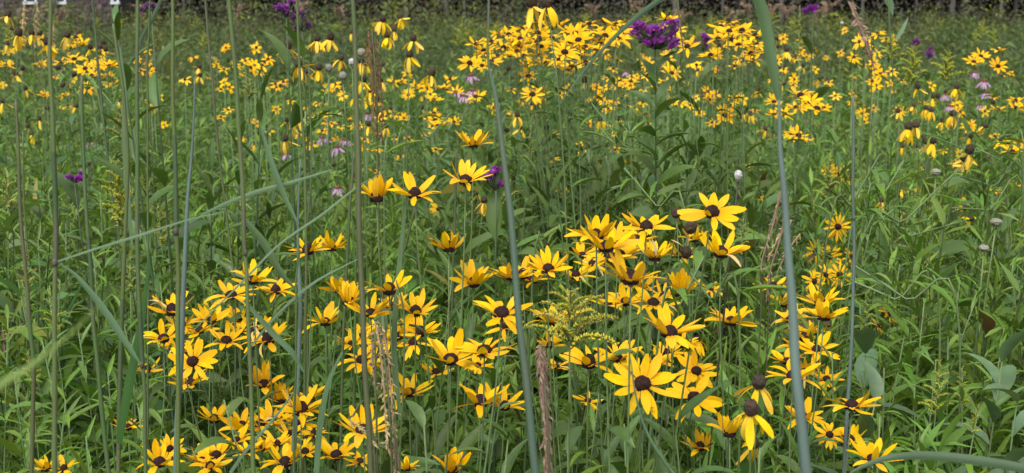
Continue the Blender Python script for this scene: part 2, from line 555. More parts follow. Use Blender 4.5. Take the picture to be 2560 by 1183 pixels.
# middle: 5.5 m to 13 m
mid = Veg()
for y0, y1, dens in ((5.6, 8.5, 62), (8.5, 13.0, 34)):
    xy = field(y0, y1, dens, 0.5)
    kind = patchy(xy, 0.8, 1.0) + rng.normal(0, 0.2, len(xy))
    hgt = 0.82 * rng.uniform(0.7, 1.15, len(xy))
    q = kind < 0.5
    leafy(mid, xy[q], hgt[q], 20, 0.10, 0.016, GOLD_G, 2, True)
    q = (kind >= 0.5) & (kind < 0.72)
    leafy(mid, xy[q], hgt[q], 16, 0.12, 0.028, DEEP, 2, True)
    q = kind >= 0.72
    leafy(mid, xy[q], hgt[q] * 1.05, 22, 0.085, 0.012, OLIVE, 2, True)
    g = field(y0, y1, dens * 0.8, 0.5)
    grassy(mid, g, 6, (0.5, 1.05), 0.009, BLUE, 3)
for k in range(80):               # taller bushy clumps that break the even top of the meadow
    c = field(6.5, 13, .2, 0.5)[0]
    m_ = int(rng.integers(5, 10))
    b = c + rng.normal(0, 0.13, (m_, 2))
    leafy(mid, b, rng.uniform(0.95, 1.22) * rng.uniform(0.85, 1.05, m_), 22, 0.09, 0.017, [GOLD_G, FRESH, DEEP, OLIVE][k % 4], 2, True, el=(.4, 1.2))
mid.build('meadow_grass', 'mixed green grass and leaves of the middle meadow', 'grass')

# far: 13 m to 47 m
far = Veg()
for y0, y1, dens in ((13, 22, 13), (22, 34, 7.5), (34, 49, 5.5)):
    g = field(y0, y1, dens, 1.0)
    kind = patchy(g, 0.35, 2.0) + rng.normal(0, 0.15, len(g))
    w = 0.012 * (y0 / 13) ** 0.5
    grassy(far, g[kind < 0.62], 11, (0.55, 1.15), w, (0.078, 0.108, 0.045), 2, spread=0.12, bend=(0.0, 0.8))
    grassy(far, g[kind >= 0.62], 11, (0.5, 1.0), w * 1.2, (0.100, 0.132, 0.042), 2, spread=0.12, bend=(0.0, 0.9))
    b = field(y0, y1, dens * 0.45, 1.0)
    leafy(far, b, rng.uniform(0.6, 1.1, len(b)), 12, 0.16, 0.035, (0.085, 0.130, 0.038), 2, True, stemr=0.006)
for k in range(170):
    c = field(13, 34, .02, 1.0)[0]
    m_ = int(rng.integers(5, 10))
    b = c + rng.normal(0, 0.2, (m_, 2))
    leafy(far, b, rng.uniform(1.05, 1.4) * rng.uniform(0.85, 1.05, m_), 16, 0.13, 0.03, [(0.085, 0.130, 0.038), (0.11, 0.14, 0.035), (0.06, 0.095, 0.03)][k % 3], 2, True, stemr=.004, el=(.4, 1.2))
g = field(36, 48, 1.6, 1.0)
grassy(far, g, 5, (1.0, 1.75), 0.016, (0.105, 0.115, 0.06), 3, spread=0.15, bend=(0.0, 0.35), el=(1.3, 1.56))
far.build('far_meadow_grass', 'hazy tall grass of the far meadow below the woods', 'grass')

# ------------------------------------------------------------------ woods and house along the far edge
wood = Veg()
nb = 13000
bx = rng.uniform(-34, 30, nb); by = np.where(bx < -13, rng.uniform(51, 60, nb), rng.uniform(49.6, 60, nb)); bz = rng.uniform(0.0, 1.0, nb) ** 1.5 * 7.0
kk = 7
pos = np.repeat(np.stack([bx, by, bz], 1), kk, 0) + rng.normal(0, 0.35, (nb * kk, 3))
pos[:, 2] = np.abs(pos[:, 2])
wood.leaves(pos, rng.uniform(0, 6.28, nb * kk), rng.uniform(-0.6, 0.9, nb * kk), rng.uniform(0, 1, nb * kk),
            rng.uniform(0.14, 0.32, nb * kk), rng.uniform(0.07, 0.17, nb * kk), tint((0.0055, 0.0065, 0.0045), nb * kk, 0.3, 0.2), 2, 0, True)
sx = rng.uniform(-13.5, 30, 160); sy = rng.uniform(49.5, 59, 160)
sp = np.stack([np.stack([sx + rng.normal(0, .15, 160) * k, sy, np.full(160, 1.3 * k)], 1) for k in range(4)], 1)
wood.stems(sp, rng.uniform(0.012, 0.035, 160), tint((0.030, 0.028, 0.026), 160, 0.5))
for k in range(420):              # uneven scrub that overlaps the foot of the woods
    cx_, cy_ = rng.uniform(-24, 26), rng.uniform(30, 49.3)
    h_, w_ = (rng.uniform(0.9, 1.55) if cx_ > 1 else rng.uniform(1.1, 1.95)) * (1.25 if rng.uniform() < .12 else 1), rng.uniform(0.3, 0.8)
    m_ = 110
    q_ = np.stack([cx_ + rng.normal(0, w_ * .5, m_), cy_ + rng.normal(0, w_ * .5, m_), rng.uniform(0, 1, m_) ** .7 * h_], 1)
    c_ = [(0.060, 0.085, 0.030), (0.090, 0.120, 0.040), (0.085, 0.078, 0.052), (0.15, 0.165, 0.03)][rng.choice(4, p=[.34, .33, .15, .18])]
    wood.leaves(q_, rng.uniform(0, 6.28, m_), rng.uniform(0, 1.3, m_), rng.uniform(0, 1, m_), rng.uniform(.08, .2, m_), rng.uniform(.02, .06, m_), tint(c_, m_, .35), 2, 0, True)
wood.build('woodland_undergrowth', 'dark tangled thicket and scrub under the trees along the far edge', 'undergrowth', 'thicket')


def crown_mesh(seed):
    r = np.random.default_rng(seed)
    V, F = [], []
    n = 0
    lobes = [(r.uniform(-1.8, 1.8), r.uniform(-1.8, 1.8), r.uniform(4.2, 10.5), r.uniform(0.9, 1.7)) for _ in range(14)]
    for lx, ly, lz, lr in lobes:
        for _ in range(190):
            d = r.normal(0, 1, 3); d /= np.linalg.norm(d)
            c = np.array([lx, ly, lz]) + d * lr * r.uniform(0.5, 1.05) * np.array([1, 1, 0.8])
            a = r.normal(0, 1, 3); a /= np.linalg.norm(a)
            b = np.cross(a, r.normal(0, 1, 3)); b /= np.linalg.norm(b)
            s = r.uniform(0.12, 0.26)
            V += [c + a * s, c + b * s * 0.5, c - a * s, c - b * s * 0.5]
            F.append((n, n + 1, n + 2, n + 3)); n += 4
    return mesh('crown', V, F, 'crown_leaf', smooth=False)


M['crown_leaf'] = mat('woodland_leaf', (0.035, 0.060, 0.018), 0.6, 0.2, 0.03, 0.3, tcol=LT)
CROWNS = [crown_mesh(s) for s in (1, 2, 3)]


def trunk_mesh(seed, r0):
    r = np.random.default_rng(seed)
    mb = MB()
    k = 9
    p = np.stack([np.cumsum(r.normal(0, 0.06, k)), np.cumsum(r.normal(0, 0.06, k)), np.linspace(-0.1, 9.5, k)], 1)
    p[:, :2] -= p[0, :2]
    mb.add(*tube(p, np.linspace(r0, r0 * 0.3, k) * np.r_[1.35, np.ones(k - 1)], 8))
    for i in range(9):
        b = p[4 + i % 4] + 0
        a = r.uniform(0, 6.28); l = r.uniform(1.0, 2.0)
        e = b + np.array([math.cos(a) * l, math.sin(a) * l, l * 0.9])
        mb.add(*tube([b, (b + e) / 2 + [0, 0, -0.1], e], [r0 * .4, r0 * .3, r0 * .12], 5))
    return mb.mesh('trunk', 'bark')


TRUNKS = [trunk_mesh(10 + i, r0) for i, r0 in enumerate((0.07, 0.09, 0.12, 0.06))]
tree_x = [455, 560, 640, 760, 905, 1010, 1120, 1165, 1160, 1560, 1682, 1812, 1846, 1962, 2062, 2150, 2288, 2352, 2380, 2442, 2498, 2528]
WHERE = ['beside the stone house', 'second from the stone house', 'third from the stone house', 'fourth from the stone house']
tree_n = len(tree_x)
for i, px in enumerate(tree_x):
    d = 48.2 + (i * 7 % 5) * 0.9
    q = P(px, 40, d)
    if i < 10:
        lab = 'slim grey woodland tree on the far edge, %s from the stone house' % ORD[i]
    else:
        lab = 'slim grey tree on the dark edge, %s from the far right' % ORD[tree_n - 1 - i]
    t = root('woodland_tree', (q[0], q[1], 0), lab, 'tree', 'trees along the far edge of the meadow')
    t.rotation_euler = (0, 0, random.uniform(0, 6.28))
    s = random.uniform(0.9, 1.2)
    t.scale = (s, s, s)
    link('trunk', TRUNKS[i % 4], t)
    link('crown', CROWNS[i % 3], t)

# the stone house at the far left
HD = 45.0
hx0, hx1 = P(-260, 40, HD)[0], P(292, 40, HD)[0]
hy0 = P(100, 40, HD)[1]


def box(x0, x1, y0, y1, z0, z1):
    V = [(x, y, z) for z in (z0, z1) for y in (y0, y1) for x in (x0, x1)]
    return V, [(0, 2, 3, 1), (4, 5, 7, 6), (0, 1, 5, 4), (2, 6, 7, 3), (0, 4, 6, 2), (1, 3, 7, 5)]


house = root('stone_house', (hx0, hy0, 0), 'purple-brown rough stone house with white window sills beyond the meadow', 'house')
HW = hx1 - hx0
win = [(P(px, 5, HD)[0] - hx0, w) for px, w in ((80, 0.34), (155, 0.26), (291, 0.14), (-80, 0.5))]
WZ0, WZ1 = 1.76, 2.9
mb = MB(); mb.add(*box(0, HW, 0, 5, -0.1, 3.6))
link('wall', mb.mesh('wall', 'mortar', False), house)
mb = MB()
mb.add([(-0.4, -0.5, 3.5), (HW + 0.3, -0.5, 3.5), (HW + 0.3, 2.5, 5.6), (-0.4, 2.5, 5.6), (-0.4, 5.5, 3.5), (HW + 0.3, 5.5, 3.5),
        (-0.4, -0.5, 3.35), (HW + 0.3, -0.5, 3.35), (-0.4, 5.5, 3.35), (HW + 0.3, 5.5, 3.35)],
       [(0, 1, 2, 3), (3, 2, 5, 4), (6, 8, 9, 7), (0, 6, 7, 1), (4, 5, 9, 8), (0, 3, 4, 8, 6), (1, 7, 9, 5, 2)])
link('roof', mb.mesh('roof', 'roof', False), house)
for wx, w in win:
    w0 = link('window', (lambda b: (b.add(*box(wx - w / 2, wx + w / 2, -0.03, 0.04, WZ0, WZ1)), b.mesh('window', 'glass', False))[1])(MB()), house)
    b = MB()
    for a in (box(wx - w / 2 - .07, wx - w / 2, -0.06, 0.05, WZ0, WZ1), box(wx + w / 2, wx + w / 2 + .07, -0.06, 0.05, WZ0, WZ1),
              box(wx - w / 2 - .07, wx + w / 2 + .07, -0.06, 0.05, WZ1, WZ1 + .08)):
        b.add(*a)
    link('frame', b.mesh('frame', 'white', False), w0)
    b = MB(); b.add(*box(wx - w / 2 - .1, wx + w / 2 + .1, -0.10, 0.05, WZ0 - 0.10, WZ0 - .002))
    link('sill', b.mesh('sill', 'white', False), w0)
# the stones one by one, where the house shows above the grass
STN = []
for s in range(6):
    r = np.random.default_rng(s + 50)
    V, F = box(0, 1, -0.05, 0.03, 0, 1)
    V = np.array(V, float)
    V[:, [0, 2]] = 0.5 + (V[:, [0, 2]] - 0.5) * 0.9 + r.uniform(-0.09, 0.09, (8, 2))
    V[:, 1] += r.uniform(-0.03, 0.02, 8)
    STN.append(mesh('stone', V, F, 'stone', smooth=False))
z = 0.9
while z < 3.3:
    hgt = random.uniform(0.13, 0.18)
    x = 0.0
    while x < HW - 0.15:
        w = min(random.uniform(0.17, 0.36), HW - x)
        hit = any(x < wx + ww / 2 + .12 and x + w > wx - ww / 2 - .12 and z + hgt > WZ0 - .1 and z < WZ1 + .08 for wx, ww in win)
        if not hit and z < 2.05:
            link('stone', STN[random.randrange(6)], house,
                 Matrix.Translation((x, -0.005, z)) @ Matrix.Diagonal((w * 0.97, 1, hgt * 0.95, 1)))
        x += w
    z += hgt
mb = MB(); mb.add(*tube([(P(141, 20, HD)[0] - hx0, -0.2, -0.05), (P(141, 20, HD)[0] - hx0, -0.2, 3.4)], 0.07, 8))
link('downpipe', mb.mesh('downpipe', 'bark'), house)

# ------------------------------------------------------------------ flower pieces shared by many flowers
PET = []
for c, w, tw, sd, tip in ((-0.5, .31, 0, 0, .16), (-0.15, .29, .25, .05, .2), (0.3, .33, -.15, -.06, .3), (0.6, .30, .2, .04, .22),
                          (-0.9, .29, -.3, .08, .3), (0.1, .34, .1, -.1, .35), (-0.3, .25, .5, .1, .15), (0.45, .35, -.05, 0, .4)):
    PET.append(mesh('petal', *strip(1, w, c, lambda t, tip=tip: petal_prof(t, 0.5, tip), 5, 5, 0.06, 0.10, tw, sd), 'petal'))
PETS = [mesh('petal', *strip(1, w, c, lambda t: petal_prof(t, 0.5, .2), 3, 4, 0.05, 0.1, tw, 0), 'petal')
        for c, w, tw in ((-0.3, .32, 0), (0.2, .35, .2), (0.5, .33, -.2), (-0.7, .32, .1))]
THIN = [mesh('petal', *strip(1, .20, c, lambda t: petal_prof(t, 0.55, .25), 3, 4, 0.05, 0.1, tw, 0), 'petal')
        for c, tw in ((-0.2, 0), (0.25, .2), (-0.5, -.2))]
DROOP = [mesh('petal', *strip(1, w, c, lambda t: petal_prof(t, 0.6, .35), 5, 5, 0.05, 0.12, tw, sd), 'lemon')
         for c, w, tw, sd in ((-0.7, .30, 0, 0), (-0.4, .26, .3, .1), (-1.0, .32, -.3, -.1), (0.3, .28, .2, .05))]
WILT = [mesh('petal', *strip(1, w, c, lambda t: petal_prof(t, 0.6, .3), 3, 5, 0.05, 0.4, tw, sd), 'wilted')
        for c, w, tw, sd in ((-1.2, .16, .8, .2), (0.8, .14, -.9, -.2))]
PINK = [mesh('petal', *strip(1, w, c, lambda t: petal_prof(t, 0.6, .5), 3, 4, 0.04, 0.1, tw, 0), 'pink')
        for c, w, tw in ((-0.5, .24, 0), (-0.2, .22, .3))]


def dome(h, segs, rings, bump, seed, m, under=0.25, name='disc'):
    r = np.random.default_rng(seed)
    V, F = [], []
    for i in range(rings + 1):
        a = -under + (math.pi / 2 + under) * i / rings
        for j in range(segs):
            p = 2 * math.pi * (j + 0.5 * (i % 2)) / segs
            q = 1 + r.uniform(-bump, bump)
            V.append((math.cos(a) * math.cos(p) * q, math.cos(a) * math.sin(p) * q, math.sin(a) * h * q))
    for i in range(rings):
        for j in range(segs):
            a, b = i * segs + j, i * segs + (j + 1) % segs
            if i % 2 == 0:
                F += [(a, b, a + segs), (b, b + segs, a + segs)]
            else:
                F += [(a, b, b + segs), (a, b + segs, a + segs)]
    return mesh(name, V, F, m, smooth=False)


DISC = [dome(h, 13, 6, 0.07, s, 'disc') for s, h in enumerate((1.2, 1.05, 1.4, 0.9))]
DISCS = [dome(h, 8, 3, 0.05, s + 9, 'disc') for s, h in enumerate((1.0, 0.8))]
CONE = [dome(h, 14, 9, 0.09, s + 20, 'cone', 0.9, 'cone') for s, h in enumerate((1.35, 1.15, 1.6))]
CONES = [dome(h, 7, 4, 0.05, s + 25, 'cone', 0.9, 'cone') for s, h in enumerate((1.35, 1.2))]
RUST = [dome(0.8, 9, 4, 0.06, 31, 'rust', 0.3, 'cone')]


def calyx_mesh():
    mb = MB()
    for k in range(9):
        V, F = strip(1.25, 0.36, -0.7, leaf_prof, 3, 3, 0, 0.1)
        a = k * 2 * math.pi / 9
        c, s = math.cos(a), math.sin(a)
        mb.add([(x * c - y * s, x * s + y * c, z - 0.2) for x, y, z in V], F)
    mb.add(*tube([(0, 0, -0.75), (0, 0, -0.35), (0, 0, -0.16)], [.2, .55, .8], 8))
    return mb.mesh('sepals', 'stem')


CALYX = calyx_mesh()
LEAF = [mesh('leaf', *strip(1, w, c, lambda t, q=q: leaf_prof(t, q), 3, 6, 0, fo, tw, sd), 'leaf')
        for w, c, q, fo, tw, sd in ((.27, -0.9, .38, .25, .1, .05), (.24, -0.5, .35, .35, -.25, -.08), (.30, -1.3, .4, .2, .2, .1), (.21, -0.2, .33, .4, .3, -.05))]
LEAFL = [mesh('leaf', *strip(1, w, c, lambda t, q=q: leaf_prof(t, q), 3, 5, 0, fo, tw, sd), 'leaf_light')
         for w, c, q, fo, tw, sd in ((.15, -1.0, .4, .3, .1, .05), (.13, -0.6, .38, .35, -.3, -.08), (.17, -1.4, .42, .2, .2, .1), (.14, -0.3, .35, .4, .3, -.05))]
LEAFB = [mesh('leaf', *strip(1, w, c, lambda t, q=q: leaf_prof(t, q), 3, 6, 0, fo, tw, sd), 'leaf_blue')
         for w, c, q, fo, tw, sd in ((.33, -0.6, .30, .35, .1, .03), (.29, -0.3, .28, .45, -.2, -.05), (.35, -0.9, .32, .3, .15, .05))]
LEAFI = [mesh('leaf', *strip(1, w, c, lambda t, q=q: leaf_prof(t, q), 3, 5, 0, fo, tw, sd), 'leaf')
         for w, c, q, fo, tw, sd in ((.30, -0.8, .42, .25, .1, .03), (.28, -0.4, .42, .35, -.2, -.05), (.32, -1.1, .42, .2, .15, .05))]


LEAFN = [mesh('leaf', *strip(1, w, c, lambda t, q=q: leaf_prof(t, q), 3, 5, 0, fo, tw, sd), 'leaf')
         for w, c, q, fo, tw, sd in ((.19, -0.8, .4, .25, .1, .03), (.17, -0.4, .4, .35, -.2, -.05), (.2, -1.1, .4, .2, .15, .05))]


def head_matrix(pos, tilt, az, spin):
    t, a = R(tilt), R(az)
    ax = Vector((math.sin(t) * math.sin(a), -math.sin(t) * math.cos(a), math.cos(t)))
    q = Vector((0, 0, 1)).rotation_difference(ax)
    return Matrix.Translation(Vector(pos)) @ q.to_matrix().to_4x4() @ Matrix.Rotation(spin, 4, 'Z'), np.array(ax)


def stem_part(o, base, head, ax, r, m='stem', leaves=0, lm=None, ls=0.085, bend=0.12, sides=5, n=9, lo=0.10):
    """a stem from the ground to the flower head, with its leaves"""
    h = head - base
    path = bezier(head - ax * 0.002, head - ax * bend, np.array([h[0] * .25, h[1] * .25, h[2] * 0.55]) + base,
                  base + np.array([0, 0, -0.03]), n) - base
    mb = MB(); mb.add(*tube(path, np.linspace(r * 0.75, r * 1.5, n), sides))
    link('stem', mb.mesh('stem', m), o)
    if leaves:
        seg = np.r_[0, np.cumsum(np.linalg.norm(np.diff(path, axis=0), axis=1))]
        a0 = random.uniform(0, 6.28)
        for k in range(leaves):
            s = lo + (seg[-1] * 0.72 - lo) * (k + random.uniform(0, .7)) / leaves
            p = [np.interp(s, seg, path[:, i]) for i in range(3)]
            a = a0 + k * 2.4 + random.uniform(-.4, .4)
            sc = ls * random.uniform(0.65, 1.1) * (0.6 + 0.5 * min(1, k / 2))
            mt = (Matrix.Translation(Vector(p)) @ Matrix.Rotation(a, 4, 'Z') @ Matrix.Rotation(-random.uniform(0.3, 1.1), 4, 'Y')
                  @ Matrix.Rotation(random.uniform(-.4, .4), 4, 'X') @ Matrix.Scale(sc, 4))
            link('leaf', lm[random.randrange(len(lm))], o, mt)


def petals(o, H, n, r0, ln, raise_, var, protos, name='petal', miss=0.0, spread=0.12):
    for k in range(n):
        if random.random() < miss:
            continue
        a = 2 * math.pi * k / n + random.uniform(-spread, spread)
        rs = R(raise_ + random.gauss(0, var))
        s = ln * random.uniform(0.86, 1.1)
        mt = (H @ Matrix.Rotation(a, 4, 'Z') @ Matrix.Translation((r0, 0, 0)) @ Matrix.Rotation(-rs, 4, 'Y')
              @ Matrix.Rotation(random.uniform(-.35, .35), 4, 'X') @ Matrix.Diagonal((s, s * random.uniform(.85, 1.15), s, 1)))
        link(name, protos[random.randrange(len(protos))], o, mt)


# ------------------------------------------------------------------ where in the meadow: landmarks for the descriptions
SPOTS = [
    (60, 90, 'by the first thick green stalk'), (60, 270, 'low near the left edge'),
    (200, 130, 'crowded between the first green stalks'), (230, 240, 'under the crowded knot of coneflowers'),
    (400, 170, 'behind the paired green stalks'), (560, 160, 'around the tallest green stalk'),
    (740, 170, 'beneath the dark purple ironweed'), (740, 330, 'along the slender stalks below the ironweed'),
    (850, 150, 'near the pale seed balls'), (960, 90, 'beside the bronze grass plume'), (930, 300, 'below the bronze grass plume'),
    (1060, 130, 'just beyond the bronze grass plume'), (1080, 240, 'between bronze plume and pink coneflowers'),
    (1080, 330, 'below the pink coneflowers'), (1190, 140, 'at the tip of the big golden bank'), (1300, 90, 'in the upper part of the golden bank'),
    (1330, 180, 'in the lower fringe of the golden bank'), (1330, 290, 'below the golden bank'), (1440, 100, 'in the bank behind the arched blade'),
    (1530, 90, 'in the bank beside purple ironweed'), (1430, 180, 'in the golden fringe under the arched blade'),
    (1540, 220, 'under the purple ironweed cluster'), (1500, 380, 'in the green hollow below the golden bank'),
    (1680, 90, 'around the big purple ironweed head'), (1620, 250, 'along the leafy ironweed stem'), (1720, 200, 'beyond the leafy ironweed stem'),
    (1830, 90, 'in the clump beside the broad blade'), (1850, 160, 'under the clump by the broad blade'),
    (1840, 270, 'well below the clump by the broad blade'), (1980, 160, 'just past the broad green blade'), (2010, 260, 'beside the waxy blue stalk top'),
    (1990, 340, 'lower down by the waxy blue stalk top'), (2150, 130, 'on the far rise under the dry plume'), (2180, 240, 'in the open meadow under the dry plume'),
    (2300, 260, 'in the drift on the open side'), (2290, 340, 'in the lower coneflower drift'), (2390, 220, 'near the open-side pink coneflowers'),
    (2400, 330, 'below the open-side pink coneflowers'), (2460, 150, 'in the lone high trio near the edge'), (2530, 290, 'at the edge of the open side'),
    (2410, 160, 'among the leaning bare stems'), (2300, 470, 'under the leaning bare stems'), (2440, 520, 'low among the leaning bare stems'),
    (2095, 430, 'in the trio beside the thin waxy stalk'), (2080, 640, 'in the cluster at the thin waxy stalk'),
    (2210, 800, 'alone beyond the thin waxy stalk'), (2050, 780, 'stacked beside the thick waxy stalk'), (2030, 930, 'behind the thick waxy stalk'),
    (2090, 1080, 'low between the two waxy stalks'), (2160, 1110, 'at the foot of the thin waxy stalk'), (1960, 1020, 'low by the thick waxy stalk'),
    (1860, 820, 'between central mass and thick waxy stalk'), (1870, 1040, 'by the black-eyed drooping pair'), (1740, 920, 'in the lower central mass'),
    (1640, 860, 'in the heart of the lower central mass'), (1640, 960, 'at the base of the central mass'), (1780, 1110, 'below the central mass'),
    (1480, 910, 'beside the golden goldenrod spray'), (1390, 850, 'behind the golden goldenrod spray'), (1460, 1000, 'under the golden goldenrod spray'),
    (1570, 750, 'at the foot of the upper central mass'), (1690, 700, 'deep in the upper central mass'), (1500, 620, 'on the outer upper central mass'),
    (1620, 620, 'mid upper central mass'), (1790, 590, 'on the far upper central mass'), (1930, 715, 'alone before the thick waxy stalk'),
    (1340, 680, 'just past the tapering blue stalk'), (1220, 720, 'touching the tapering blue stalk'), (1250, 800, 'crossed by the tapering blue stalk'),
    (1170, 900, 'in the big trio by the tapering stalk'), (1230, 1010, 'under the big trio by the tapering stalk'), (1020, 850, 'in the knot beside the pale flower spike'),
    (1030, 980, 'alone beyond the pale flower spike'), (1110, 1170, 'at the bottom rim below the big trio'), (930, 890, 'behind the pale flower spike'),
    (900, 1080, 'below the pale flower spike'), (860, 1150, 'at the bottom rim by the dark stalk'), (950, 760, 'just past the thick dark stalk'),
    (850, 760, 'crossed by the thick dark stalk'), (800, 630, 'in the row above the dark stalk'), (1000, 490, 'in the high row over the front patch'),
    (1130, 580, 'under the high row over the front patch'), (1180, 390, 'highest above the front patch'), (820, 820, 'alone near the second waxy stalk'),
    (770, 1020, 'around the second waxy stalk'), (700, 1150, 'at the rim by the second waxy stalk'), (670, 910, 'before the second waxy stalk'),
    (690, 730, 'high near the second waxy stalk'), (600, 720, 'at the upper end of the front patch'), (600, 830, 'under the upper end of the patch'),
    (530, 820, 'inside the outer front knot'), (430, 820, 'outer knot by the first waxy stalk'), (480, 930, 'under the knot by the first waxy stalk'),
    (370, 930, 'outermost under the broad dark blade'), (320, 1080, 'lone below the broad dark blade'), (410, 1140, 'at the rim by the first waxy stalk'),
    (540, 1100, 'low past the first waxy stalk'), (640, 1080, 'low between the waxy stalks'),     (60, 480, 'below the lone ironweed at the edge'), (200, 580, 'under the lone purple ironweed'), (100, 720, 'between the first two green stalks'), (60, 900, 'by the close blurred blade'),
    (240, 800, 'behind the slanting broad blade'), (200, 1000, 'low behind the green stalks'), (430, 600, 'behind the first waxy stalk'), (540, 550, 'left of the tallest stalk joint'),
    (2240, 640, 'past the slim-petalled cluster'), (2440, 650, 'under the faded flower balls'), (2240, 930, 'past the thin waxy stalk, low'), (2340, 820, 'above the golden-tipped shoots'), (2500, 780, 'above the bold blue-green plant'), (2290, 1070, 'above the arching bottom blade'),
    (150, 1175, 'at the rim among the green stalks'),
]
THINGS = []          # (object, x, spot, words before, words after)


def note(o, x, y, what):
    s = min(SPOTS, key=lambda s: (s[0] - x) ** 2 + (s[1] - y) ** 2)[2]
    THINGS.append((o, x, s, what))


def write_labels():
    from collections import defaultdict
    g = defaultdict(list)
    for o, x, s, w in THINGS:
        g[(w, s)].append((x, o))
    for (w, s), L in g.items():
        L.sort(key=lambda t: t[0])
        for i, (x, o) in enumerate(L):
            if len(L) == 1:
                o['label'] = '%s %s' % (w, s)
            else:
                o['label'] = '%s, %s from left %s' % (w, ORD[min(i, 29)], s)


# ------------------------------------------------------------------ black-eyed susans
def susan(x, y, rp, tilt, rs, az=0, style='near'):
    s = random.uniform(0.94, 1.06)
    fr = 0.038 * s
    if style == 'near' and tilt >= 38:
        tilt -= 7
    if style == 'near' and 10 < tilt < 31:
        tilt, rs = tilt - 14, rs + 7
    if style == 'mid':
        rp *= 1.14
    d = FPX * 0.036 * s / rp
    dmax = (CAMZ - 0.97) / max(0.01, (y - HOR) / FPX)        # blooms stand above the leaves
    if d > dmax:
        fr *= dmax / d; d = dmax
    pos = P(x, y, d)
    cell = 0.26 if style == 'near' else 0.4      # several stems rise from one crown
    bx = (math.floor(pos[0] / cell) + .5) * cell + random.gauss(0, 0.025); by = (math.floor(pos[1] / cell) + .65) * cell + random.gauss(0, 0.025)
    o = root('black_eyed_susan', (bx, by, 0), '', 'flower', {'near': 'black-eyed Susans in the front patch', 'mid': 'black-eyed Susans farther back',
                                                               'thin': 'black-eyed Susans farther back'}[style])
    look = 'with drooping petals' if rs < -12 else ('facing forward' if tilt >= 38 else ('with upswept petals' if rs >= 24 else
           ('seen from behind' if tilt < -8 else 'with spread petals')))
    note(o, x, y, 'black-eyed Susan ' + look)
    base = np.array([bx, by, 0.0])
    H, ax = head_matrix(pos - base, tilt + random.uniform(-3, 3), az + random.uniform(-10, 10), random.uniform(0, 6.28))
    HS = H @ Matrix.Scale(fr * 0.245, 4)
    if style == 'near':
        n = random.choice((11, 12, 13, 14, 15))
        if random.random() < .04:
            rs = 58
        protos = PET if rs < 15 else PET
        petals(o, H, n, fr * 0.17, fr * 0.88, rs, 14, protos + (WILT if random.random() < .16 else []), miss=0.05, spread=0.2)
        link('disc', DISC[random.randrange(4)], o, HS)
        link('sepals', CALYX, o, H @ Matrix.Scale(fr * 0.26, 4))
        stem_part(o, base, pos, ax, 0.0013, 'stem', 8, LEAF, 0.085, lo=0.15, bend=0.2)
    else:
        n = 15 if style == 'thin' else random.choice((10, 11, 12, 13))
        petals(o, H, n, fr * 0.17, fr * 0.85, rs, 9, THIN if style == 'thin' else PETS, miss=0.05, spread=0.15)
        link('disc', DISCS[random.randrange(2)], o, HS)
        stem_part(o, base, pos, ax, 0.0013, 'stem', 5, LEAF, 0.10, sides=4, n=7, lo=0.10, bend=0.2)
    return o


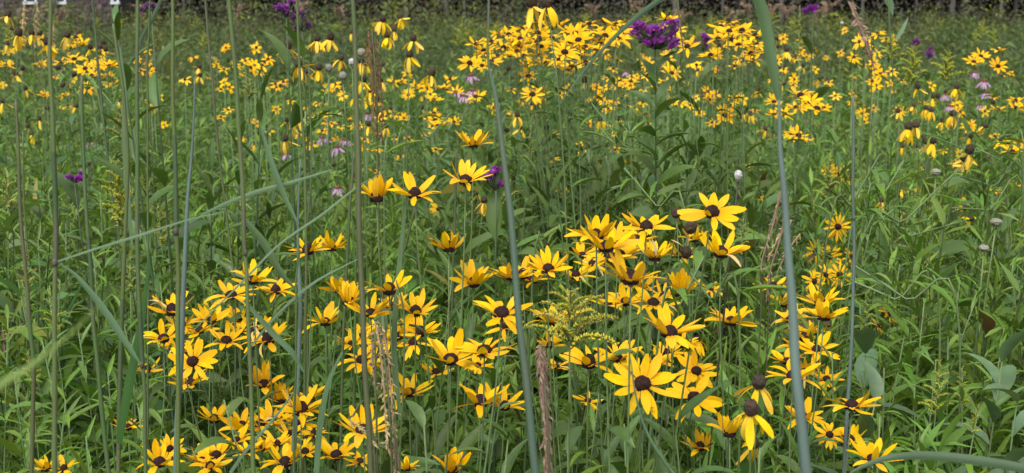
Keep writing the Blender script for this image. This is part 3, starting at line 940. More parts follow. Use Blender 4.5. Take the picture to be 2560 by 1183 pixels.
FG = '''941,498,65,0,35,20 1037,488,66,22,18 1164,454,68,22,22,10 1122,623,60,12,38 770,628,58,10,15,-20 829,622,48,0,38,30 689,728,50,8,25,20
850,731,52,-20,35 873,757,60,8,20 973,728,65,0,36 1184,709,62,25,22 1279,694,58,15,15 1254,786,80,28,18 927,785,62,15,18 1039,781,62,8,25,30
431,779,62,22,22 578,740,60,10,10,-20 632,703,62,8,28,20 1780,532,75,32,6 1491,597,72,15,28 1515,621,78,22,20 1616,570,66,22,4 1637,646,58,15,30
1802,635,70,22,22,10 1611,622,45,35,0,60 1371,675,62,10,32,15 1307,690,55,0,25 1577,702,80,12,22 1564,757,55,25,25 1633,760,60,22,20,10 1701,735,60,25,-22
600,830,46,6,24 455,882,44,6,22 880,862,48,5,22 940,842,46,8,20 985,852,44,10,22 1090,932,46,8,18 1232,1000,52,8,24 1330,702,50,5,22 1440,692,48,6,22 1545,602,54,4,24 1552,642,50,6,22 1482,662,46,10,16 1600,722,50,5,20 1660,742,46,8,20 1520,762,46,6,24 1702,862,46,6,20 1640,902,46,8,18 1590,932,50,8,22 1960,762,44,4,26 2030,832,46,5,20 1990,872,46,6,24 2012,932,46,6,20 700,1002,48,5,24 650,1062,48,5,22 740,1062,48,6,22 590,1102,44,6,22 505,1152,44,5,24 692,1112,44,6,22 762,1132,46,5,24 1735,600,45,0,35,10 1777,725,30,10,10,60 1932,715,42,-5,10 1523,643,55,20,-15 1700,680,40,20,-40 2050,760,60,0,35 2060,793,63,15,16
529,802,52,22,15 409,848,58,18,20 431,871,40,20,10 499,828,45,20,10 565,855,60,28,12 637,826,50,18,20 482,905,60,48,8 368,925,45,5,15 477,960,58,10,28
660,962,58,40,5 320,1070,42,12,25 536,1050,50,22,25 426,1123,36,35,10 399,1158,62,25,18 605,1072,58,5,25 541,1141,52,10,25 526,1167,48,18,12
619,1131,45,20,15 118,1172,40,5,30 160,1174,38,5,30 670,851,60,28,12 814,808,55,0,30 907,842,48,10,20 905,903,60,10,15 954,893,45,10,20
1000,841,48,18,20 1051,833,56,10,18 1032,858,46,25,-25 1127,901,78,25,16 1211,879,78,22,10 1194,915,40,25,0 1262,818,50,10,0 1024,983,60,25,22
1201,1009,68,18,25 1262,1018,55,5,25 775,993,46,10,25 753,1027,72,10,22 684,1054,54,25,15 907,1080,75,5,28 785,1085,36,10,10 723,1088,40,10,10
841,1140,60,22,22 900,1155,42,8,10 713,1158,65,5,28 1018,1172,36,0,40 1130,1177,62,30,16 655,1122,36,5,30 1381,806,60,20,15 1472,909,72,28,16
1542,896,60,28,16 1606,961,85,42,4 1674,834,80,5,18 1740,850,45,15,-55 1665,884,48,10,22 1741,928,52,45,4 1736,996,68,55,0 1828,806,60,8,30
1824,1085,62,0,28 1750,1120,48,15,25 1469,1003,36,30,10,50 1391,918,36,20,10 1376,865,40,15,15 1976,800,48,5,20 2010,846,50,-20,20 2042,875,54,28,14
1983,942,66,25,10 1968,905,50,5,30 2066,950,40,28,5 2130,1017,70,0,22 2010,1047,54,8,25 2074,1087,38,55,4 2125,1102,46,15,15 2184,1151,72,20,20
1183,364,52,3,28 600,800,44,8,22 455,815,44,5,25 985,770,46,5,25 1455,640,46,0,26 1590,600,52,5,18 1700,640,42,5,25'''
for w in FG.split():
    v = [float(q) for q in w.split(',')] + [0]
    susan(v[0], v[1], v[2], v[3], v[4], v[5])

THINL = '''2095,567,35,72,0,-8 2039,628,32,70,0,10 2073,643,34,66,2,-15 2128,642,31,60,0,40 2099,687,34,70,0,0 2064,687,29,65,3,5 2035,704,31,65,0,20
2099,434,26,58,6,0 2069,424,22,35,8,-30 2121,449,22,40,5,30 2221,788,30,55,-5,78 2195,815,25,55,-5,75'''
for w in THINL.split():
    v = [float(q) for q in w.split(',')]
    susan(*v, style='thin')

MIDL = '''1174,159,28,40 1205,165,24,30 1228,155,26,20 1191,111,26,18 1259,120,27,12 1292,128,26,20 1228,105,27,12 1272,88,27,12 1300,98,28,25 1305,73,27,12
1344,84,28,28 1341,54,26,10 1293,130,27,20 1299,117,28,15 1353,118,27,25 1321,191,26,30 1337,157,26,15 1331,237,30,40 1349,240,26,30 1365,159,24,10
1395,64,27,10 1417,78,28,15 1439,84,30,32 1446,101,32,35 1412,132,34,40 1463,118,29,20 1473,61,30,8 1513,90,32,28 1542,98,33,25 1540,62,30,8 1427,169,28,25
1417,176,26,25 1464,157,27,12 1486,79,28,12 1425,105,28,18 1330,100,26,12 1380,95,27,10 1402,112,27,14 1376,118,26,10 1246,85,22,8 1283,108,25,12 1310,140,24,10
1500,105,28,10 1490,125,27,14 1452,140,26,8 1398,150,27,16 1440,122,28,12 1520,115,26,8 1556,88,26,8 1345,140,24,14 1318,165,23,14 1214,135,24,16 1245,140,24,14 1275,140,22,10
1669,49,30,5 1689,76,30,22 1718,118,30,22 1699,105,28,12 1589,71,24,15 1601,88,22,8 1660,75,20,10 1822,54,30,8 1802,68,28,22 1855,78,32,20 1795,98,30,15 1829,100,29,12
1888,91,30,8 1846,113,29,15 1877,135,27,22 1855,149,25,12 1787,139,22,28 1882,152,24,15 1838,167,24,18 1800,117,26,12 1815,85,27,10 1868,110,26,10 1890,115,24,6
1828,252,20,55 1812,289,26,58 1679,183,24,40 1550,203,20,8 1577,206,22,6 1330,262,22,20 1335,225,22,10
2001,238,32,22 2025,258,30,25 2042,272,32,20 1990,270,26,12 1935,255,22,35 1934,287,22,18 1962,287,24,15 1996,340,28,35 1979,338,22,28 2015,262,24,8 2060,270,20,8
2421,316,18,58 2495,166,22,50,-20 2452,141,22,35,10 2434,155,22,30,-20 2495,126,20,12,40 2539,252,20,22 2539,270,20,30 2495,275,20,10 2530,380,30,15 2545,355,26,12 2515,360,22,12
1085,285,22,15 1088,300,22,18 1135,306,18,35 1055,222,20,12 1085,250,20,15 1021,238,17,40 1020,235,17,20 1139,231,22,18 1190,243,24,22 1125,200,18,12 1110,222,20,8 1040,215,18,15
1005,205,16,15 1095,523,18,60 1459,386,20,20 1380,400,20,25 1095,315,24,8
186,149,24,30 213,172,24,35 274,166,26,12 220,221,24,25 265,158,22,10 565,120,13,55 190,95,22,12 205,112,22,15 230,190,22,12 250,130,20,10 245,165,20,20 175,120,20,8
215,215,16,25 150,155,20,8 120,165,16,15 15,165,20,20 20,130,18,15 100,160,16,20 270,192,18,15 285,210,15,12 160,240,17,10 110,240,17,15'''
for k in range(16):
    if k < 11:
        x = random.uniform(1195, 1565); y = random.uniform(0, 1); y = 62 + (y if x > 1290 else .4 + y * .6) * (105 if x < 1480 else 60)
    else:
        x = random.uniform(1775, 1900); y = random.uniform(62, 150)
    MIDL += ' %d,%d,%d,%d' % (x, y, random.uniform(25, 31), random.uniform(4, 32))
for w in MIDL.split():
    v = [float(q) for q in w.split(',')] + [0]
    susan(v[0], v[1], v[2], v[3], random.uniform(6, 20), v[4] if len(v) > 5 else random.uniform(-35, 35), 'mid')


# ------------------------------------------------------------------ grey-headed coneflowers with hanging petals, and bare cones
def coneflower(x, y, sp, n, tilt=0, az=0, kind='yellow'):
    real = 0.036 * random.uniform(0.92, 1.08)
    d = FPX * real / sp
    dmax = (CAMZ - 0.97) / max(0.01, (y - HOR) / FPX)
    if d > dmax:
        real *= dmax / d; d = dmax
    pos = P(x, y, d)
    bx = pos[0] + random.gauss(0, 0.10) - 0.15 * math.sin(R(tilt)) * math.sin(R(az)); by = pos[1] + random.uniform(0.0, 0.2)
    base = np.array([bx, by, 0.0])
    if kind == 'pink':
        o = root('purple_coneflower', (bx, by, 0), '', 'flower', 'pink coneflowers in the meadow')
        note(o, x, y, 'pink coneflower with rust cone')
    elif n:
        o = root('grey_headed_coneflower', (bx, by, 0), '', 'flower', 'drooping yellow coneflowers')
        note(o, x, y, 'yellow coneflower with %s' % ('few petals' if n < 5 else 'hanging petals'))
    else:
        o = root('coneflower_seed_head', (bx, by, 0), '', 'seed head', 'bare brown seed cones')
        note(o, x, y, 'bare brown coneflower seed cone')
    H, ax = head_matrix(pos - base, tilt, az, random.uniform(0, 6.28))
    big = sp > 30
    if kind == 'pink':
        link('cone', RUST[0], o, H @ Matrix.Scale(real * .34, 4))
        petals(o, H @ Matrix.Translation((0, 0, -0.003)), n, 0.009, real, -38, 12, PINK, spread=.1)
    else:
        link('cone', (CONE if big else CONES)[random.randrange(2)], o, H @ Matrix.Scale(real * 0.25 if kind != 'black' else real * .23, 4))
        if n:
            petals(o, H @ Matrix.Translation((0, 0, -real * 0.18)), n, real * 0.08, real, random.uniform(-56, -38), 14, DROOP, spread=.35)
        elif random.random() < 0.75:
            for k in range(random.choice((2, 3))):
                mt = (H @ Matrix.Rotation(random.uniform(0, 6.28), 4, 'Z') @ Matrix.Translation((real * .05, 0, -real * .2))
                      @ Matrix.Rotation(R(random.uniform(50, 95)), 4, 'Y') @ Matrix.Scale(real * random.uniform(.5, .9), 4))
                link('withered_petal', WILT[random.randrange(2)], o, mt)
    stem_part(o, base, pos - ax * real * 0.18, ax, 0.0012 if sp > 16 else 0.0016, 'stem', 2 if sp > 20 else 0, LEAFL, 0.11, bend=0.2, sides=4, n=8, lo=0.35)
    return o


YEL = '''47,81,38,5 79,81,32,4 100,83,28,3 117,103,38,6 19,34,34,4 169,86,34,4,15,60 145,169,26,0,70,-90 186,186,26,0,60,70 157,212,26,0,40,80 230,211,26,5,10,40
64,220,24,4 7,252,28,3 118,269,26,0,80,90 98,296,24,3 69,314,24,0,10,0 79,333,24,2 297,250,22,2 191,264,24,3,20,80 297,294,22,4 258,105,26,0 264,122,27,0 250,115,26,0
225,117,26,3 196,81,26,2 37,180,24,2 56,170,24,0 38,183,25,3,10,0 499,167,22,5,20,80 500,188,22,4,20,70 17,108,26,4 30,70,22,0
720,113,40,7 793,96,34,9 826,92,36,8 746,158,42,7 768,178,26,3,40,60 797,168,34,5 821,176,22,2,50,70 853,145,28,5,20,60 902,150,34,8 957,48,34,8 1000,42,28,9
968,88,32,6 985,73,26,3 1033,95,34,5 1024,135,36,5 1080,180,38,5,25,70 958,160,22,0 909,198,34,6 915,160,22,3 748,285,40,6 712,345,36,6,15,-40 735,315,22,3 717,300,24,2
925,225,28,5 952,200,26,4 890,240,28,5,20,60 922,310,26,5 965,315,24,4 700,215,20,0 860,275,22,0,50,60 978,270,22,0 1055,268,22,0 880,80,20,3
1329,3,64,6 1366,5,62,5 1348,98,30,0 1390,147,30,0 1461,199,30,0 1343,206,28,0 1341,267,28,0 1366,319,26,0,80,90 1267,325,26,0,80,-90 1300,318,28,4 1293,287,30,5 1250,250,26,0 1270,170,28,0
1501,297,28,6 1544,296,24,5 1545,395,30,4,60,-30 1895,223,22,4,20,60 1861,281,22,5 1877,284,22,5 1915,321,24,4,20,50 1941,95,22,2,30,80 1945,115,22,0 1966,125,24,8
1385,385,20,4 1210,500,34,6 1195,480,30,3
2245,277,26,7 2285,263,22,6 2314,270,24,6 2328,274,26,6 2294,216,28,3 2392,216,30,7 2382,284,32,8 2356,301,24,5 2272,315,40,8 2290,311,38,4 2333,352,34,5,20,40 2312,352,30,0
2424,374,44,4,20,40 2464,314,26,4,30,50 2427,341,24,3,30,70 2502,348,28,4,20,-40 2546,348,26,4 2040,341,20,3,50,60 2410,395,36,6,40,-60 2418,414,32,6,60,40 2333,240,26,4 2345,240,24,0
2365,228,22,0 2483,255,24,0 2290,365,22,2 2255,365,22,5 2412,520,28,5,50,50 2430,548,26,5,60,20 2400,490,26,5,40,-60 2340,470,24,3 2250,465,26,6 2205,500,28,6 2260,530,20,3 2300,540,24,4
2235,510,18,2 1932,330,20,2 1745,175,16,4 2008,164,20,3,60,0 2050,196,22,3,40,60 1960,210,18,2,60,60
1690,532,52,0,20,-40 1727,568,62,0,30,30 1715,630,58,0,160,20 1440,460,16,0 1520,512,20,0 835,412,22,0,60,80'''
for w in YEL.split():
    v = [float(q) for q in w.split(',')] + [None, None]
    coneflower(v[0], v[1], v[2], int(v[3]), v[4] if v[4] is not None else random.uniform(0, 16),
               v[5] if v[5] is not None else random.uniform(-180, 180))
for x, y, sp, n, t, a in ((1897, 955, 78, 6, 16, 10), (1878, 1020, 82, 7, 20, -10), (1885, 1108, 62, 5, 30, 0)):
    o = coneflower(x, y, sp, n, t, a, 'black')
for w in '1177,189,20 1181,226,22 1142,223,22 1160,240,20 806,345,20 843,368,22 862,350,18 920,284,20 844,469,20 2461,203,19 2466,232,18 2437,181,18 2365,236,19 2373,265,18 2452,262,16 225,355,14 1565,180,12 715,385,16'.split():
    v = [float(q) for q in w.split(',')]
    coneflower(v[0], v[1], v[2], 13, random.uniform(0, 10), 0, 'pink')

# ------------------------------------------------------------------ small far yellow flowers: one mesh each
def small_mesh(seed):
    r = random.Random(seed)
    mb = MB()
    H, ax = head_matrix((0, 0, 1), r.uniform(5, 55), r.uniform(-60, 60), 0)
    n = r.choice((7, 8, 9))
    for k in range(n):
        V, F = strip(0.024, 0.011, -0.3, lambda t: petal_prof(t, .6, .5), 3, 2, 0, .1)
        mt = H @ Matrix.Rotation(k * 6.283 / n + r.uniform(-.2, .2), 4, 'Z') @ Matrix.Translation((0.004, 0, 0)) @ Matrix.Rotation(-r.uniform(-.3, .6), 4, 'Y')
        mb.add([mt @ Vector(v) for v in V], F, 0)
    V, F = tube([(0, 0, -.004), (0, 0, .003), (0, 0, .007)], [.004, .007, .003], 6)
    mb.add([H @ Vector(v) for v in V], F, 1)
    mb.add(*tube([(0, 0, 0.99), (r.uniform(-.02, .02), r.uniform(-.02, .02), .6), (r.uniform(-.05, .05), 0, -.02)], [.0014, .002, .0025], 4), i=2)
    return mb.mesh('small_yellow_flower', ['petal_small', 'disc' if r.random() < .6 else 'cone', 'stem'])


SMALL = [small_mesh(s) for s in range(9)]
SZONES = [  # x0,x1,y0,y1,count,size px,label
    (0, 330, 95, 300, 22, 11, 'small yellow flower scattered among the coneflower knot near the left edge'),
    (330, 700, 110, 420, 34, 12, 'small yellow flower in the sparse strip behind the tall green stalks'),
    (690, 1120, 180, 400, 58, 13, 'small yellow flower in the loose drift under the bronze plume'),
    (1120, 1560, 190, 400, 22, 12, 'small yellow flower below the golden bank'),
    (1500, 1900, 140, 330, 42, 12, 'small yellow flower in the drift around the leafy ironweed stem'),
    (1920, 2240, 70, 330, 44, 11, 'small yellow flower in the drift beyond the broad blade'),
    (2240, 2560, 180, 520, 30, 12, 'small yellow flower on the open side of the meadow'),
    (900, 2200, 300, 520, 6, 10, 'small yellow flower low in the green hollow'),
]
for x0, x1, y0, y1, n, sz, lab in SZONES:
    for k in range(n):
        x, y = random.uniform(x0, x1), y0 + (y1 - y0) * random.betavariate(1.6, 1.9)
        d = FPX * 0.026 / (sz * random.uniform(0.8, 1.35))
        q = P(x, y, d)
        dmax = (CAMZ - 0.95) / max(0.01, (y - HOR) / FPX)
        if d > dmax:
            d = dmax; q = P(x, y, d)
        o = link('small_yellow_flower', SMALL[random.randrange(9)])
        o.location = (q[0], q[1], 0)
        o.rotation_euler = (0, 0, random.uniform(-.9, .9))
        s = random.uniform(0.9, 1.15)
        o.scale = (s, s, q[2])
        o['category'] = 'flower'; o['group'] = lab.replace('small yellow flower', 'small yellow flowers')
        note(o, x, y, 'small yellow flower')
for w in '1532,142 1545,150 1513,136 1610,155 1615,170 1618,190 1672,149 1665,140 1741,164 1784,166 1608,257 1613,286 1621,313 1699,259 1725,265 1757,241 1774,250 1769,230 1490,220 1585,275 640,120 625,170 670,150 665,190 655,165 560,175 590,165 2165,110 2195,86 2148,106 2215,100 2160,165 2135,145 2230,180 2200,185 2190,215 2180,205 2150,260 2155,285'.split():
    x, y = map(float, w.split(','))
    q = P(x, y, FPX * 0.027 / random.uniform(15, 19))
    o = link('small_yellow_flower', SMALL[random.randrange(9)])
    o.location = (q[0], q[1], 0); o.rotation_euler = (0, 0, random.uniform(-.9, .9)); s = random.uniform(.95, 1.2); o.scale = (s, s, q[2])
    o['label'] = ''; o['category'] = 'flower'; o['group'] = 'clear small yellow flowers'
    note(o, x, y, 'clear small yellow flower')


# ------------------------------------------------------------------ leafy stems
def leafy_plant(name, x, y, d, label, n, protos, size, stemm='stem', el=(0.2, 0.9), opp=False, cat='plant', group=None, tip=0.0, lean=0.06, r=0.0022, low=0.3, base_xy=None, topf=0.45, roll=.35):
    pos = P(x, y, d)
    bx = pos[0] + random.gauss(0, lean) if base_xy is None else base_xy[0]
    by = pos[1] + random.uniform(0, lean) if base_xy is None else base_xy[1]
    base = np.array([bx, by, 0.0])
    o = root(name, (bx, by, 0), label, cat, group)
    path = bezier(pos - base, (pos - base) * np.array([.6, .6, .75]), np.array([0, 0, pos[2] * .4]), np.array([0, 0, -.03]), 8)
    mb = MB(); mb.add(*tube(path, np.linspace(r * .5, r * 1.3, 8), 5))
    link('stem', mb.mesh('stem', stemm), o)
    a0 = random.uniform(0, 6.28)
    for k in range(n):
        f = tip + (1 - tip - low) * (k + random.uniform(0, .6)) / n      # 0 = top
        p = np.array([np.interp(f, np.linspace(0, 1, 8), path[:, i]) for i in range(3)])
        a = a0 + (k // 2 * 1.57 + (k % 2) * math.pi if opp else k * 2.4) + random.uniform(-.25, .25)
        s = size * random.uniform(.75, 1.1) * (topf + (1 - topf) * min(1, (k + 1) / (n * 0.35)))
        e = random.uniform(*el) + 0.45 * max(0, 1 - k / (n * .3))
        mt = (Matrix.Translation(Vector(p)) @ Matrix.Rotation(a, 4, 'Z') @ Matrix.Rotation(-e, 4, 'Y')
              @ Matrix.Rotation(random.uniform(-roll, roll), 4, 'X') @ Matrix.Scale(s, 4))
        link('leaf', protos[random.randrange(len(protos))], o, mt)
    return o, pos, base


LP = '''20,455,2.4 95,600,2.2 45,700,2.0 165,560,2.6 235,640,2.3 300,760,2.0 195,820,1.9 105,850,1.85 270,930,1.75 345,1010,1.7 165,1000,1.7 35,930,1.75 70,1070,1.6
215,1090,1.6 560,520,2.7 505,640,2.4 690,600,2.5 420,560,2.6 380,640,2.4 150,700,2.2 330,860,1.9 20,800,1.9 250,480,2.9 120,480,2.8 470,480,3.0 60,560,2.5 400,700,2.3 285,600,2.6
2150,760,2.2 2250,660,2.4 2310,760,2.2 2370,840,2.0 2450,720,2.2 2530,680,2.3 2210,920,1.9 2285,960,1.85 2200,1040,1.7 2510,820,2.0 2440,600,2.6 2330,600,2.7
2180,560,2.8 2080,880,1.9 2300,1080,1.7 2400,700,2.3 2260,840,2.0 2340,900,1.95'''
for w in LP.split():
    x, y, d = map(float, w.split(','))
    o, _, _ = leafy_plant('goldenrod_plant', x, y, d, '', 32, LEAFL, 0.095, group='flowerless leafy stems at the flanks of the patch', el=(0.1, 0.8), low=0.25)
    note(o, x, y, 'flowerless narrow-leaved stem')

# broad blue-green leafed plants low in front
for i, (x, y, d, lab, n, sz) in enumerate((
        (2505, 905, 1.75, 'bold blue-green plant with crossed pairs of broad pointed leaves by the golden-tipped shoots', 18, 0.105),
        (2545, 985, 1.6, 'broad blue-green plant cut by the picture edge beside the bold one', 10, 0.10),
        (2190, 1000, 1.75, 'broad-leaved green shoot between the thin waxy stalk and the arching blade', 8, 0.11),
        (2165, 850, 2.0, 'tall broad-leaved shoot just beyond the thin waxy stalk', 8, 0.12),
        (1130, 690, 1.9, 'dark broad-leaved stem under the high row of blooms', 7, 0.11),
        (1060, 1060, 1.5, 'dark broad-leaved clump at the bottom rim beyond the pale spike', 9, 0.10),
        (1560, 1060, 1.5, 'dark broad-leaved clump at the bottom below the central mass', 10, 0.11),
        (1420, 1080, 1.5, 'dark broad-leaved clump beside the dusky pink spike', 9, 0.10),
        (1690, 1090, 1.5, 'dark broad-leaved clump under the facing bloom of the central mass', 9, 0.11),
        (1900, 1120, 1.45, 'dark broad-leaved clump at the foot of the thick waxy stalk', 9, 0.10),
        (1000, 1110, 1.5, 'dark broad-leaved clump below the pale flower spike', 8, 0.09),
        (1270, 1100, 1.5, 'dark broad-leaved clump at the foot of the tapering stalk', 8, 0.10),
        (560, 1000, 1.6, 'dark broad-leaved clump low past the first waxy stalk', 8, 0.09))):
    leafy_plant('broad_leaved_plant', x, y, d, lab, n, LEAFB if i < 4 else LEAF, sz, 'stem', (0.3, 0.85), True, low=0.4, topf=.75 if i < 4 else .45)


# ------------------------------------------------------------------ ironweed
def tuft_mesh(seed, m):
    r = random.Random(seed)
    V, F = [], []
    for k in range(13):
        a = r.uniform(0, 6.28); e = math.acos(r.uniform(0.0, 1.0))
        d = Vector((math.sin(e) * math.cos(a), math.sin(e) * math.sin(a), math.cos(e)))
        s = d.cross(Vector((r.uniform(-1, 1), r.uniform(-1, 1), r.uniform(-1, 1)))).normalized() * 0.15
        n = len(V)
        V += [d * 0.2 - s * .6, d * 0.2 + s * .6, d * 0.85 + s * 1.4, d * 1.1 * r.uniform(.8, 1.1), d * 0.85 - s * 1.4]
        F.append((n, n + 1, n + 2, n + 3, n + 4))
    return mesh('floret', V, F, m, smooth=False)


TUFT = [tuft_mesh(s, 'purple') for s in range(3)]
BUDS = [dome(1.5, 6, 3, 0.05, 60, 'bud_dark', 0.5, 'bud')]


def ironweed(x, y, d, wpx, hpx, n, nb, label, leaves=12, rp=7.0, lsize=0.13):
    """x, y = centre of the flower cluster"""
    pos = P(x, y + hpx * 0.9, d)
    o, pos, base = leafy_plant('ironweed', x, y + hpx * 0.9, d, label, leaves, LEAFI, lsize, 'stem_dark', (0.3, 1.0), False, roll=.9, topf=.75, r=0.0028, low=0.2, tip=0.05, lean=0.03)
    sc = d / FPX
    cen = P(x, y, d) - base
    mb = MB()
    r = rp * sc
    top = pos - base
    lobes = [(random.uniform(-.75, .75), random.uniform(-.75, .75), random.uniform(-.6, .6), random.uniform(.26, .42)) for _ in range(max(4, n // 10))]
    for k in range(n + nb):
        for _ in range(30):
            u, v, w = random.uniform(-1, 1), random.uniform(-1, 1), random.uniform(-1, 1)
            if u * u + v * v + w * w < 1:
                break
        L = lobes[k % len(lobes)]
        u, v, w = L[0] + u * L[3], L[1] + v * L[3], L[2] + w * L[3]
        c = cen + np.array([u * wpx * sc, w * wpx * .8 * sc, v * hpx * sc])
        mb.add(*tube([top, (top + c) / 2 + [0, 0, -0.12 * hpx * sc], c], [.0011, .0008, .0006], 3))
        mt = Matrix.Translation(Vector(c)) @ Matrix.Rotation(random.uniform(-.6, .6), 4, 'X') @ Matrix.Rotation(random.uniform(-.6, .6), 4, 'Y') @ Matrix.Rotation(random.uniform(0, 6), 4, 'Z')
        if k < n:
            link('floret', TUFT[k % 3], o, mt @ Matrix.Scale(r * random.uniform(.8, 1.25), 4))
        else:
            link('bud', BUDS[0], o, mt @ Matrix.Scale(r * random.uniform(.3, .5), 4))
    link('branches', mb.mesh('branches', 'stem_dark'), o)
    return o


ironweed(1638, 88, 2.5, 58, 37, 190, 26, 'large bright purple ironweed head on a leafy stem beside the golden bank', 54, 10, 0.125)
ironweed(1755, 108, 3.6, 22, 22, 30, 6, 'smaller purple ironweed behind the golden clump', 8, 7)
ironweed(716, 22, 2.6, 28, 24, 42, 30, 'dark purple ironweed cluster touching the top by a slim stalk', 8, 8)
ironweed(755, 52, 2.6, 24, 30, 3, 46, 'ironweed gone to dark buds beside the slim stalk', 6, 8)
ironweed(378, 12, 2.3, 30, 18, 18, 44, 'dark budded ironweed with purple tips at the top by the paired stalks', 8, 8)
ironweed(186, 442, 2.5, 23, 16, 22, 5, 'lone small purple ironweed low among the tall green stalks', 8, 9)
ironweed(2032, 24, 4.3, 27, 15, 46, 2, 'bright purple ironweed before the dark woods past the broad blade', 5, 8)
ironweed(2290, 110, 6.0, 14, 9, 14, 2, 'tiny purple ironweed on the far rise, nearer the dry plume of two', 3, 7)
ironweed(2325, 133, 6.0, 10, 14, 14, 2, 'tiny purple ironweed on the far rise, farther from the dry plume of two', 3, 7)
ironweed(1240, 450, 2.1, 42, 30, 40, 14, 'open pale purple ironweed behind the tapering blue stalk', 10, 10)
ironweed(1790, 180, 6.5, 8, 8, 8, 2, 'speck of purple ironweed under the golden clump', 2, 6)
for x, y, d, lab in ((655, 215, 2.35, 'tall dark leafy stalk rising by the slim stalks, flowerless'), (288, 45, 2.2, 'tall leafy stalk with upright leaves between the paired green stalks'),
                     (600, 330, 2.6, 'flowerless leafy stalk behind the tallest green stalk'), (530, 420, 2.5, 'flowerless leafy stalk left of the tallest green stalk'),
                     (690, 440, 2.4, 'shorter dark leafy stalk below the tall one'), (1720, 380, 2.6, 'dark leafy stalk beside the leafy ironweed stem'),
                     (1600, 430, 2.7, 'low dark leafy stalk before the leafy ironweed stem')):
    leafy_plant('leafy_stalk', x, y, d, lab, 34, LEAFN, 0.115, 'stem_dark', (0.5, 1.1), True, low=0.15, r=0.0026, roll=.7, topf=.6)


# ------------------------------------------------------------------ goldenrod
def spray_mesh(seed, m):
    """an arching flower branch of unit length with buds along its upper side"""
    r = random.Random(seed)
    mb = MB()
    p = bezier((0, 0, 0), (.35, 0, .22), (.75, r.uniform(-.08, .08), .22), (1, 0, .02), 7)
    mb.add(*tube(p, np.linspace(.014, .006, 7), 3), i=1)
    for k in range(72):
        t = 0.12 + 0.88 * k / 72
        q = np.array([np.interp(t * 6, range(7), p[:, i]) for i in range(3)])
        a = r.uniform(-1.5, 1.5)
        d = np.array([r.uniform(-.2, .6), math.sin(a) * .9, math.cos(a)]); d /= np.linalg.norm(d)
        s = r.uniform(.022, .036) * (1.15 - .4 * t) * (1.15 if m == 'gold_bud' else 1.7)
        c = q + d * s * 2.0
        u = np.cross(d, [1, .3, .2]); u /= np.linalg.norm(u); v = np.cross(d, u)
        V = [c - d * s * 1.5] + [c + s * (u * math.cos(b) + v * math.sin(b)) * .62 for b in (0, 2.1, 4.2)] + [c + d * s * 1.5]
        mb.add(V, [(0, 2, 1), (0, 3, 2), (0, 1, 3), (4, 1, 2), (4, 2, 3), (4, 3, 1)])
    return mb.mesh('flower_spray', [m, 'stem'])


SPR = {m: [spray_mesh(s, m) for s in (1, 2, 3)] for m in ('gold_bud', 'green_bud', 'lime_bud')}


def goldenrod(x, y, d, hpx, wpx, label, m='green_bud', n=14, leaves=14, el=0.45, lsize=.09, group=None):
    """x, y = tip of the plume; hpx, wpx = its height and half width in the photograph"""
    o, tip, base = leafy_plant('goldenrod', x, y, d, label, leaves, LEAFL, lsize, 'stem', (.2, .9), low=.2, r=.0018, tip=min(.8, hpx * d / FPX / P(x, y, d)[2]), group=group, lean=.03)
    h, w = hpx * d / FPX, wpx * d / FPX
    top = tip - base
    for k in range(n):
        f = (k + .5) / n
        p = top * np.array([1 - f * .12, 1 - f * .12, 1]) - np.array([0, 0, h * f])
        ln = w * (0.25 + 0.85 * f ** 0.8) * random.uniform(.8, 1.15)
        mt = (Matrix.Translation(Vector(p)) @ Matrix.Rotation(k * 2.4 + random.uniform(-.3, .3), 4, 'Z')
              @ Matrix.Rotation(-(el + .6 * (1 - f)), 4, 'Y') @ Matrix.Scale(ln, 4))
        link('flower_spray', SPR[m][k % 3], o, mt)
    return o


g0 = goldenrod(1425, 742, 1.35, 150, 140, 'golden budding goldenrod spray with arching side branches before the front patch', 'gold_bud', 20, 5, .2)
goldenrod(290, 415, 2.3, 170, 75, 'yellow-green goldenrod plume among the tall green stalks near the lone ironweed', 'lime_bud', 16)
goldenrod(12, 430, 2.3, 140, 60, 'yellow-green goldenrod plume at the left edge beside the lone ironweed', 'green_bud', 14)
goldenrod(60, 610, 2.1, 130, 45, 'thin pale goldenrod plume below the edge plume, behind the stalks', 'green_bud', 12)
goldenrod(120, 720, 1.9, 130, 40, 'slim goldenrod plume between the first two green stalks', 'lime_bud', 12)
goldenrod(70, 880, 1.75, 100, 40, 'yellowish goldenrod plume low beside the first green stalk', 'lime_bud', 12)
goldenrod(300, 275, 3.0, 90, 60, 'feathery pale goldenrod plume under the paired green stalks', 'green_bud', 14)
goldenrod(325, 640, 2.0, 110, 40, 'slim yellow-green plume between the paired stalks, low down', 'green_bud', 12)
goldenrod(395, 510, 2.5, 120, 45, 'yellow-green plume behind the first waxy stalk', 'green_bud', 12)
goldenrod(530, 700, 2.1, 100, 40, 'pale plume just left of the upper end of the front patch', 'green_bud', 11)
goldenrod(620, 200, 3.5, 60, 40, 'small fern-like pale goldenrod behind the tallest green stalk', 'green_bud', 12)
goldenrod(2350, 905, 1.75, 150, 52, 'budding golden-green goldenrod shoot beside the bold blue-green plant', 'lime_bud', 15)
goldenrod(2448, 1010, 1.6, 85, 28, 'shorter golden-tipped goldenrod shoot under the bold blue-green plant', 'lime_bud', 11)
goldenrod(2405, 920, 1.85, 110, 35, 'thin budding goldenrod shoot between the two golden-tipped shoots', 'lime_bud', 12)
goldenrod(2285, 118, 4.0, 100, 52, 'yellow-green goldenrod pyramid on the far rise under the tiny ironweed', 'lime_bud', 16)
goldenrod(2370, 135, 4.2, 80, 48, 'fern-shaped goldenrod on the far rise beside the pyramid', 'lime_bud', 14)
goldenrod(2225, 100, 4.2, 60, 50, 'flat-topped goldenrod on the far rise before the pyramid', 'lime_bud', 14)
